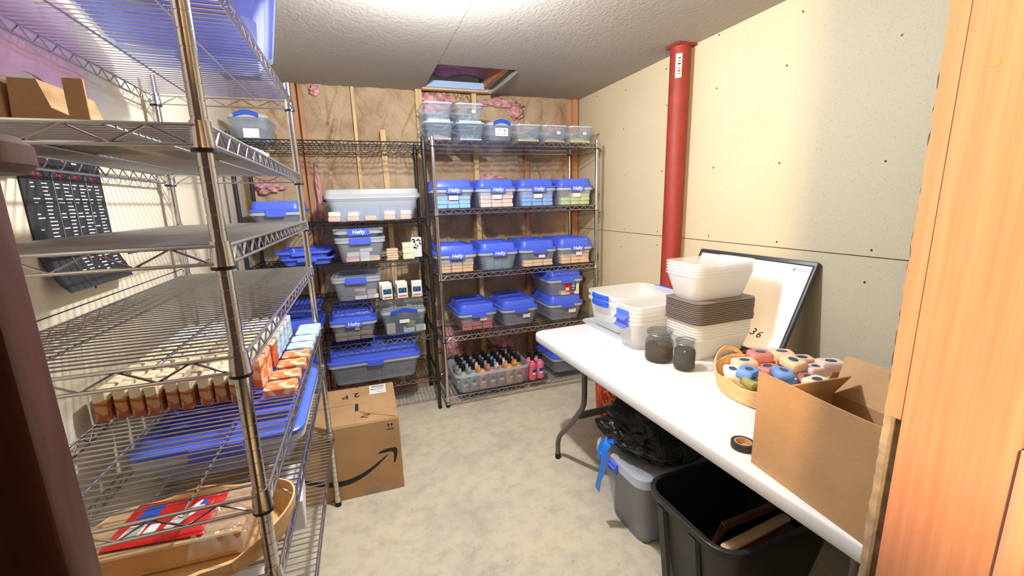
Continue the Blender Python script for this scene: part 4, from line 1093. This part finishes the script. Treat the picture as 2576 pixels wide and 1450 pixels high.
# shoebox bins with a pile of grey lids between
sx, sy = 1.440, 1.452
for k in range(6):
    t = thing('shoebox_bin', f'frosted shoebox bin nested beneath the grey covers, {ORD[k]} from the bottom', 'storage bin', (sx, sy, TZ + .0005 + k * .0125), .02, 'nested shoebox bins beneath the grey lids')
    bin_shell(MB(), .318, .196, .104, .020, .035, t=.0010, rim=.005, rimh=.006).build('tub', 'frost', t, 40)
zl = TZ + .0005 + 5 * .0125 + .104 + .0004
gl = MB().loft([rrect(.314, .194, .033, 5, 0, 0, 0), rrect(.338, .218, .038, 5, 0, 0, .0008), rrect(.338, .218, .038, 5, 0, 0, .0040), rrect(.314, .194, .033, 5, 0, 0, .0062), rrect(.30, .18, .03, 5, 0, 0, .0068), rrect(.29, .17, .03, 5, 0, 0, .0080)]).mesh('bin_cover', 'greylid', 40)
for k in range(12):
    put('bin_cover', gl, (sx + rs.uniform(-.0015, .0015), sy + rs.uniform(-.0015, .0015), zl + k * .0083), .02, f'grey plastic bin cover in the tall pile, {ORD[k]} from the bottom', 'bin cover', 'pile of grey lids')
zt = zl + 12 * .0083 + .0004
for k in range(5):
    t = thing('shoebox_bin', f'frosted shoebox bin nested on top of the grey covers, {POS5[k]} one', 'storage bin', (sx - .012, sy, zt + k * .0125), .02, 'nested shoebox bins on top of the grey lids')
    bin_shell(MB(), .328, .200, .112, .024, .035, t=.0010, rim=.005, rimh=.006).build('tub', 'frost', t, 40)
# glass jars with dark powder
def jar(name, label, loc, r, h, mat, fill, sq=True):
    t = thing(name, label, 'jar', loc)
    rn = r * .80
    MB().lathe([(r * .86, 0), (r * .97, .004), (r, .014), (r, h * .60), (r * .94, h * .70), (rn, h * .76), (rn, h * .82), (rn * 1.06, h * .84), (rn * 1.06, h * .865), (rn, h * .88), (rn, h * .93), (rn * 1.10, h * .94), (rn * 1.10, h * .975), (rn * 1.02, h),
                (rn * .94, h), (rn * .92, h * .80), (r * .90, h * .69), (r * .955, h * .6), (r * .955, .012), (r * .84, .006)], 36).build('glass', 'glass', t, 50)
    mb = MB(); n = 32
    lp = [[Vector((q * math.cos(2 * PI * k / n), q * math.sin(2 * PI * k / n), z + (dz * math.sin(2 * PI * k / n + .6)))) for k in range(n)] for q, z, dz in ((r * .80, .0065, 0), (r * .945, .013, 0), (r * .945, fill, .010), (r * .55, fill + .012, .004), (r * .1, fill + .014, 0))]
    mb.loft(lp); mb.build('powder', mat, t, 60)
    mb = MB(); mb.tube([(rn * 1.09 * math.cos(2 * PI * k / 24), rn * 1.09 * math.sin(2 * PI * k / 24), h * .905) for k in range(24)], .0013, 5, True)
    mb.tube([(rn * 1.13 * math.cos(2 * PI * k / 24), rn * 1.13 * math.sin(2 * PI * k / 24), h * .992 + .003 * math.cos(2 * PI * k / 24)) for k in range(24)], .0013, 5, True)
    mb.tube([(rn * 1.1, 0, h * .90), (rn * 1.22, .004, h * .94), (rn * 1.13, 0, h * .99)], .0013, 5)
    mb.build('wire_bail', 'chrome', t, 60)
    return t
jar('glass_jar', 'wide glass jar half full of dark brown powder in front of the frosted bins', (1.182, 1.458, TZ + .0005), .061, .135, 'powder', .062)
jar('glass_jar', 'smaller glass jar full of dark grey powder, in front of the grey lidded pile', (1.209, 1.332, TZ + .0005), .043, .125, 'powder2', .078)
# whiteboard leaning on the wall
wbx = thing('whiteboard', 'white dry erase board with black frame leaning against the right wall on the table', 'whiteboard', (1.592, 1.535, TZ + .001), 0, None, (0, math.radians(24.5), .02))
BH, BWd = .452, .64
MB().rbox(-.012, 0, -BWd / 2 + .008, BWd / 2 - .008, .008, BH - .008, .001).build('panel', 'board_white', wbx)
mb = MB()
mb.rbox(-.017, .004, -BWd / 2, BWd / 2, 0, .022, .004); mb.rbox(-.017, .004, -BWd / 2, BWd / 2, BH - .022, BH, .004)
mb.rbox(-.017, .004, -BWd / 2, -BWd / 2 + .019, .015, BH - .015, .004); mb.rbox(-.017, .004, BWd / 2 - .019, BWd / 2, .015, BH - .015, .004)
mb.build('frame', 'board_frame', wbx, 40)
text_part('writing', '36', .050, 'print', wbx, T(-.0125, -.175, .095) @ RZ(-PI / 2) @ RX(PI / 2) @ RZ(-.15), .0003, spacing=1.3, shear=.3)
text_part('writing', 'V', .022, 'print', wbx, T(-.0125, -.228, BH - .045) @ FACE_X, .0003, shear=.2)
mb = MB(); mb.box(-.0127, -.0118, -.285, -.243, BH - .046, BH - .0445); mb.build('print', 'c_grey', wbx)
mk = thing('marker_box', 'small black box standing at the foot of the whiteboard behind the basket', 'box', (1.475, 1.262, TZ + .0005), -.3)
MB().rbox(-.03, .03, -.014, .014, 0, .062, .002).build('body', 'black_plastic', mk)

# ------------------------------------------------------------------ basket of wrapped soaps
bx, by = 1.370, 1.030
bk2 = thing('wood_basket', 'round chip wood basket heaped with wrapped soap bars on the white table', 'basket', (bx, by, TZ + .0005))
R0 = .215
mb = MB(); mb.loft([ell(R0 - .018, R0 - .018, 0), ell(R0 - .010, R0 - .010, .004), ell(R0, R0, .050, wav=.0015), ell(R0 + .004, R0 + .004, .066, wav=.005), ell(R0 - .003, R0 - .003, .067, wav=.005), ell(R0 - .008, R0 - .008, .05, wav=.0015), ell(R0 - .018, R0 - .018, .007)]); mb.build('basket_body', 'chip', bk2, 40)
for s in (1, -1):
    mb = MB(); lp = []
    for k in range(15):
        u = k / 14; a = 1.72 + (PI if s < 0 else 0) - .42 + .84 * u; z = .050 + .050 * math.sin(PI * u) ** .7
        c, s_ = math.cos(a), math.sin(a)
        lp.append([Vector(((R0 + .004) * c, (R0 + .004) * s_, z - .010)), Vector(((R0 + .008) * c, (R0 + .008) * s_, z - .010)), Vector(((R0 + .009) * c, (R0 + .009) * s_, z + .008)), Vector(((R0 + .005) * c, (R0 + .005) * s_, z + .008))])
    mb.loft(lp); mb.build('handle', 'chip', bk2, 40)
mb = MB(); mb.rbox(-.125, .125, -.12, .12, .0075, .042, .01); mb.build('liner', 'white', bk2)['label'] = 'white tissue liner'
def soap_wrapped(mat):
    t = thing('wrapped_soap', 'x', 'soap', (0, 0, -5))
    lo = [rrect(.076, .050, .006, 2, 0, 0, 0), rrect(.082, .056, .008, 2, 0, 0, .004), rrect(.082, .056, .008, 2, 0, 0, .028), rrect(.074, .048, .008, 2, 0, 0, .033)]
    MB().loft(lo).build('bar', mat, t, 40)
    mb = MB(); o1 = [Vector((.020 * math.cos(a * PI / 8), .013 * math.sin(a * PI / 8), .0329)) for a in range(16)]
    mb.loft([o1, [Vector((v.x, v.y, .0336)) for v in o1]]); mb.build('label', 'navy', t)
    return t
sp = {}
WS = [('c_cornflower', 'bright blue', -.120, .035, .062, .35, .12, 'lying on the heap beside the rim, nearest the jars'), ('c_moss', 'moss green', -.105, -.050, .044, .2, 0, 'in front of the bright blue one'),
      ('c_moss', 'pale moss green', -.075, -.125, .044, .3, 0, 'at the front rim of the basket'), ('c_white', 'white and green', -.020, -.150, .046, .5, 0.1, 'nearest the open carton, at the front rim'),
      ('c_salmon', 'pale salmon', -.060, .105, .062, -.2, 0.05, 'at the back of the heap next to the basket handle'), ('c_plum', 'plum', .005, .060, .044, .2, 0, 'in the shade in the middle of the heap'),
      ('c_plum', 'pinkish plum', .022, .110, .080, -.3, .06, 'highest at the back of the heap, nearer the jars'), ('c_salmon', 'salmon pink', .095, .080, .082, -.5, .05, 'highest at the back of the heap, nearer the carton'),
      ('c_peach', 'cream pink', .070, .010, .078, 1.35, -.12, 'lying crosswise over the middle of the heap'), ('c_cornflower', 'pale cornflower blue', -.020, -.020, .062, .9, .1, 'in the centre below the cream pink one'),
      ('c_salmon', 'light salmon', .150, .040, .064, -.35, .05, 'at the rim of the heap nearest the wall'), ('c_pink', 'pale pink', .120, -.040, .062, -.2, 0, 'in front of the light salmon one'),
      ('c_pink', 'pinkish white', .165, -.055, .080, -.4, .03, 'lying over the pale pink one'), ('c_plum', 'dark plum', .045, -.065, .044, .7, 0, 'low in the heap behind the carton flap'), ('c_cream', 'cream', .020, -.110, .058, .1, .05, 'half hidden by the open carton'),
      ('c_moss', 'yellow green', -.140, -.010, .044, 1.2, 0, 'low against the rim below the bright blue one'), ('c_white', 'white', -.135, .085, .046, .9, 0, 'low beside the basket handle'),
      ('c_plum', 'rose brown', .085, .135, .046, .2, 0, 'low at the back rim below the highest ones'), ('c_white', 'off white', .155, .105, .046, -.9, 0, 'low at the back rim next to the wall')]
for mt, cn, x, y, z, a, tilt, wh in WS:
    lab_ = f'{cn} wrapped soap {wh}'
    if mt not in sp:
        sp[mt] = t = soap_wrapped(mt); t.location = (bx + x, by + y, TZ + z); t['label'] = lab_; t['group'] = 'wrapped soaps in the basket'
    else: t = copy_tree(sp[mt], (bx + x, by + y, TZ + z), 0, lab_, 'wrapped soaps in the basket')
    t.rotation_euler = (tilt, tilt * .5, a)

# ------------------------------------------------------------------ open carton on the table
bo = thing('cardboard_carton', 'open brown cardboard carton with raised flaps on the near end of the white table', 'cardboard box', (.923, .752, TZ + .0008), -.087)
cw, cl, ch = .255, .455, .165; th = .0035
mb = MB()
mb.box(0, cw, -cl, 0, 0, th); mb.box(0, th, -cl, 0, th, ch); mb.box(cw - th, cw, -cl, 0, th, ch); mb.box(th, cw - th, -th, 0, th, ch); mb.box(th, cw - th, -cl, -cl + th, th, ch)
mb.build('body', 'card', bo)
def flap(mtx, w, h, mat='card', wav=0.004, sk=0.0):
    n = 14; lp = []
    for k in range(n + 1):
        u = k / n; dx = wav * math.sin(u * 11)
        lp.append([mtx @ Vector((0, -w * u, 0)), mtx @ Vector((th, -w * u, 0)), mtx @ Vector((th + dx * .6, -w * u + sk, h + dx * .5)), mtx @ Vector((dx * .6, -w * u + sk, h + dx * .5))])
    return MB().loft(lp).build('flap', mat, bo, 30)
flap(T(0, 0, ch) @ RY(-.03), cl, .094, wav=.0015)                    # near long flap, upright
flap(T(cw - th, 0, ch) @ RY(.30), cl, .105, 'card_in', .006)         # back long flap
flap(T(0.006, -.006, ch - .002) @ RZ(PI / 2) @ RY(.42), cw - .012, .072, 'card_in', .003) if False else None
mb = MB()
m_ = T(.004, -.004, ch - .004) @ RX(.55)
n = 8; lp = []
for k in range(n + 1):
    u = k / n; x = (cw - .010) * u
    lp.append([m_ @ Vector((x, 0, 0)), m_ @ Vector((x, th, 0)), m_ @ Vector((x, th, .080)), m_ @ Vector((x, 0, .080))])
mb.loft(lp); mb.build('flap', 'card_in', bo)
mb = MB(); m_ = T(.012, -.20, ch - .07) @ RX(.9)
mb.loft([[m_ @ Vector((x, 0, 0)), m_ @ Vector((x, th, 0)), m_ @ Vector((x, th, .12)), m_ @ Vector((x, 0, .12))] for x in (0, .22)]); mb.build('flap', 'card_in', bo)
mb = MB(); m_ = T(.012, -.33, ch - .05) @ RX(1.15)
mb.loft([[m_ @ Vector((x, 0, 0)), m_ @ Vector((x, th, 0)), m_ @ Vector((x, th, .10)), m_ @ Vector((x, 0, .10))] for x in (0, .22)]); mb.build('flap', 'card_in', bo)
# tape roll
tr = thing('tape_roll', 'small roll of black tape with card core lying beside the open carton', 'tape roll', (.960, .812, TZ + .0005))
n = 32
MB().lathe([(.0305, 0), (.0312, .001), (.0312, .018), (.0305, .019), (.0225, .019), (.0225, 0), (.0305, 0)], n, cap0=False, cap1=False).build('tape', 'black_tape', tr, 40)
MB().lathe([(.0224, 0), (.0224, .0185), (.0185, .0185), (.0185, .004), (.010, .003), (.002, .003), (.002, 0.0)], n, cap0=False, cap1=True).build('core', 'copper', tr, 40)

# ------------------------------------------------------------------ under the table
bu = thing('bucket', 'orange plastic bucket with slanted lettering on the floor under the far table end', 'bucket', (1.540, 2.32, 0))
MB().lathe([(.128, 0), (.131, .004), (.145, .30), (.152, .302), (.152, .318), (.147, .32), (.149, .352), (.155, .354), (.155, .368), (.148, .370), (.143, .368), (.126, .008)], 48).build('pail', 'bucket', bu, 40)
def bwrap(off_a, off_z, ang):
    def f(co):
        ca, sa = math.cos(ang), math.sin(ang)
        u, v = co.x * ca - co.y * sa, co.x * sa + co.y * ca
        a = -2.20 + off_a + u / .142; r = .1315 + (.145 - .131) * ((off_z + v) - .004) / .296 + .0016 + co.z
        return Vector((r * math.cos(a), r * math.sin(a), off_z + v))
    return f
for tx, z in (('THE', .205), ('HOME', .145), ('DEPOT', .085)):
    text_part('logo', tx, .070, 'bucket_print', bu, None, .0003, bwrap(-.06 + (.205 - z) * 1.4, z, .55), bold=.0035)
for s in (0, 1):
    mb = MB(); pts = [(-.112, -.112), (.112, -.112), (.112, .112), (-.112, .112)]
    f = bwrap(.10, .165, .55)
    P = []
    for a, b in zip(pts, pts[1:] + pts[:1]):
        for k in range(8): P.append(f(Vector((a[0] + (b[0] - a[0]) * k / 8, a[1] + (b[1] - a[1]) * k / 8, -.001))))
    mb.tube(P, .0012, 4, True)
    if s == 0: mb.build('logo_frame', 'bucket_print', bu)
tu = thing('storage_tote', 'clear frosted tote with blue latch under the table, a black bag on its lid', 'storage bin', (1.195, 1.395, 0), .03)
bin_shell(MB(), .50, .325, .330, .045, .05, rim=.010, rimh=.02).build('tub', 'clear', tu, 40)
MB().loft([rrect(.545, .358, .06, 5, 0, 0, .318), rrect(.550, .363, .062, 5, 0, 0, .320), rrect(.545, .358, .06, 5, 0, 0, .355), rrect(.53, .343, .055, 5, 0, 0, .360), rrect(.46, .28, .04, 5, 0, 0, .360), rrect(.44, .26, .04, 5, 0, 0, .354)]).build('lid', 'frost_lid', tu, 40)
mb = MB(); mb.rbox(-.286, -.2755, -.03, .03, .304, .350, .002); mb.rbox(-.294, -.286, -.026, .026, .326, .335, .002); mb.build('latch', 'blue', tu)
# contents darken the tub
ib = thing('dark_bundle', 'dark grey bundle packed inside the clear tote under the table', 'bundle', (1.195, 1.395, .003), .03)
bm = bmesh.new(); bmesh.ops.create_cube(bm, size=1.0); bmesh.ops.subdivide_edges(bm, edges=bm.edges, cuts=7, use_grid_fill=True)
for v in bm.verts:
    d = noise.noise(v.co * 3.0) * .03
    v.co = Vector((v.co.x * .385 * (1 + d * 2), v.co.y * .215 * (1 + d * 2), (v.co.z + .5) * (.285 + d) ))
for f in bm.faces: f.smooth = True
me = bpy.data.meshes.new('cloth'); bm.to_mesh(me); bm.free(); me.materials.append(M['c_grey']); o = bpy.data.objects.new('cloth', me); COL.objects.link(o); o.parent = ib
bg = thing('bin_bag', 'black bin bag with bright blue drawstring lying on the clear tote', 'bag', (1.150, 1.398, .3615))
bm = bmesh.new(); bmesh.ops.create_icosphere(bm, subdivisions=5, radius=1.0)
for v in bm.verts:
    c = v.co.copy()
    d = 1 + .26 * noise.noise(c * 1.6 + Vector((3, 0, 1))) + .13 * noise.noise(c * 4.2) + .05 * noise.noise(c * 11)
    x, y, z = c.x * .245 * d, c.y * .200 * d, max(0, (c.z * .5 + .40)) * .235 * d + .0005
    z = min(z, .29)
    if y < -.10: z *= 1 - .45 * min(1, (-.10 - y) / .1)
    v.co = Vector((x, y, z))
for f in bm.faces: f.smooth = True
me = bpy.data.meshes.new('sack'); bm.to_mesh(me); bm.free(); me.materials.append(M['bag']); o = bpy.data.objects.new('sack', me); COL.objects.link(o); o.parent = bg
mb = MB()
def ribbon(mb, pts, w, th_=.0012):
    lp = []
    for i, (p, side) in enumerate(pts):
        p = Vector(p); s = Vector(side).normalized() * w / 2
        q = Vector(pts[min(i + 1, len(pts) - 1)][0]) - Vector(pts[max(i - 1, 0)][0]); nn = q.cross(s).normalized() * th_
        lp.append([p - s, p + s, p + s + nn, p - s + nn])
    mb.loft(lp)
ribbon(mb, [((-.180, .06, .050), (0, 1, .3)), ((-.222, .050, .046), (0, 1, .3)), ((-.248, .040, .010), (0, 1, 0)), ((-.258, .030, -.06), (0, 1, 0)), ((-.268, .044, -.12), (.2, 1, 0)), ((-.276, .046, -.175), (.1, 1, 0))], .042)
ribbon(mb, [((-.225, .055, .044), (0, .6, .6)), ((-.215, .0, .072), (.3, .6, .6)), ((-.17, -.07, .098), (.3, .6, .5)), ((-.09, -.11, .128), (.2, .8, .5)), ((.0, -.13, .13), (.2, .8, .5))], .022)
ribbon(mb, [((-.228, .085, .030), (0, .8, .5)), ((-.250, .08, -.01), (0, 1, 0)), ((-.254, .075, -.045), (.2, 1, 0))], .024)
mb.build('drawstring', 'ribbon', bg, 60)
# dark open tote
dt = thing('storage_tote', 'dark grey open tote filled with odds and ends under the near end of the table', 'storage bin', (1.180, .985, 0), .02)
bin_shell(MB(), .530, .370, .405, .055, .075, t=.003, rim=.014, rimh=.022).build('tub', 'tote', dt, 40)
for y in (-.06, .09):
    mb = MB(); mb.loft([[Vector((-.218 - o, y - .02, z)), Vector((-.230 - o, y - .014, z)), Vector((-.230 - o, y + .014, z)), Vector((-.218 - o, y + .02, z))] for o, z in ((0.004, .02), (.048, .375))]); mb.build('rib', 'tote', dt)
d1 = thing('picture_frame', 'dark wooden frame standing slanted inside the dark tote', 'frame', (1.20, .985, .170), 0, None, (.30, .0, .05))
mb = MB()
mb.rbox(-.19, .19, -.009, .009, 0, .03, .003); mb.rbox(-.19, .19, -.009, .009, .21, .24, .003); mb.rbox(-.19, -.16, -.009, .009, .02, .22, .003); mb.rbox(.16, .19, -.009, .009, .02, .22, .003); mb.build('frame', 'brown_wood', d1)
MB().box(-.17, .17, -.004, .004, .02, .22).build('panel', 'black_plastic', d1)
d2 = thing('folded_cloth', 'dark red folded cloth with a pale stripe inside the dark tote', 'cloth', (1.16, .870, .150), .1)
mb = MB(); mb.rbox(-.16, .17, -.035, .05, 0, .17, .02); mb.build('fold', 'poster_red', d2, 40)
mb = MB(); mb.rbox(-.155, .165, .010, .046, .166, .186, .006); mb.build('stripe', 'c_sand', d2, 40)
d3 = thing('storage_basket', 'black plastic crate filling the bottom of the dark tote', 'crate', (1.18, .985, .004), .02)
mb = MB(); mb.rbox(-.20, .20, -.13, .13, 0, .16, .01); mb.build('crate', 'black_plastic', d3, 40)
d4 = thing('cardboard_box', 'brown cardboard box on the floor under the near end of the table', 'cardboard box', (1.13, .50, 0), .3)
MB().rbox(-.13, .16, -.12, .12, 0, .27, .004).build('body', 'card', d4)
# scraps on the floor
sc = thing('insulation_scrap', 'small pink scrap lying on the floor below the bottle bin', 'scrap', (.60, 2.86, 0), .1)
bm = bmesh.new(); bmesh.ops.create_icosphere(bm, subdivisions=3, radius=1.0)
for v in bm.verts: v.co = Vector((v.co.x * .06, v.co.y * .016, max(0, v.co.z) * .010)) * (1 + .3 * noise.noise(v.co * 3))
me = bpy.data.meshes.new('scrap'); bm.to_mesh(me); bm.free(); me.materials.append(M['c_salmon']); o = bpy.data.objects.new('scrap', me); COL.objects.link(o); o.parent = sc

# ------------------------------------------------------------------ lights
lh = thing('ceiling_lamp', 'white porcelain lampholder with a bare bulb on the ceiling', 'lamp', (.315, 1.545, ZC - .0005))
MB().lathe([(.055, 0), (.055, -.008), (.045, -.022), (.024, -.030), (.022, -.050)], 24).build('lampholder', 'bulb', lh, 40)
def light(name, kind, loc, energy, color, **k):
    d = bpy.data.lights.new(name, kind); d.energy = energy; d.color = color
    for a, v in k.items(): setattr(d, a, v)
    o = bpy.data.objects.new(name, d); COL.objects.link(o); o.location = loc; return o
light('bulb_light', 'POINT', (.315, 1.545, 2.115), 77, (0.96, 0.965, 0.98), shadow_soft_size=.03)
h = light('hall_light', 'AREA', (-1.0, -1.05, 1.88), 120, (1.0, .66, .33), shape='DISK', size=.22)
h.rotation_euler = (Vector((1.6, 1.6, 1.2)) - h.location).to_track_quat('-Z', 'Y').to_euler()
w = bpy.data.worlds.new('World'); SC.world = w; w.use_nodes = True
w.node_tree.nodes['Background'].inputs['Color'].default_value = (1.0, .86, .72, 1); w.node_tree.nodes['Background'].inputs['Strength'].default_value = .05

# ------------------------------------------------------------------ camera
pitch, roll, yaw, F = 0.201435584, 0.027297296, 0.335109442, 1067.90075
cp, sp_, cy, sy = math.cos(pitch), math.sin(pitch), math.cos(yaw), math.sin(yaw)
fw = Vector((sy * cp, cy * cp, -sp_)); rt = Vector((cy, -sy, 0)); dn = fw.cross(rt)
cr, sr = math.cos(roll), math.sin(roll)
r2 = cr * rt + sr * dn; d2_ = -sr * rt + cr * dn
cam = bpy.data.cameras.new('Camera'); cam.sensor_fit = 'HORIZONTAL'; cam.sensor_width = 36; cam.lens = F / 2576 * 36; cam.clip_start = .02
co = bpy.data.objects.new('Camera', cam); COL.objects.link(co)
m = Matrix((( r2.x, -d2_.x, -fw.x, 0), (r2.y, -d2_.y, -fw.y, 0), (r2.z, -d2_.z, -fw.z, 1.44), (0, 0, 0, 1)))
co.matrix_world = m
SC.camera = co
SC.view_settings.view_transform = 'Standard'; SC.view_settings.look = 'None'
SC.view_settings.gamma = 1.0; SC.view_settings.use_curve_mapping = False; SC.view_settings.exposure = 0.32
SC.cycles.transparent_max_bounces = 40; SC.cycles.max_bounces = 8; SC.cycles.diffuse_bounces = 3
SC.cycles.sample_clamp_indirect = 6.0
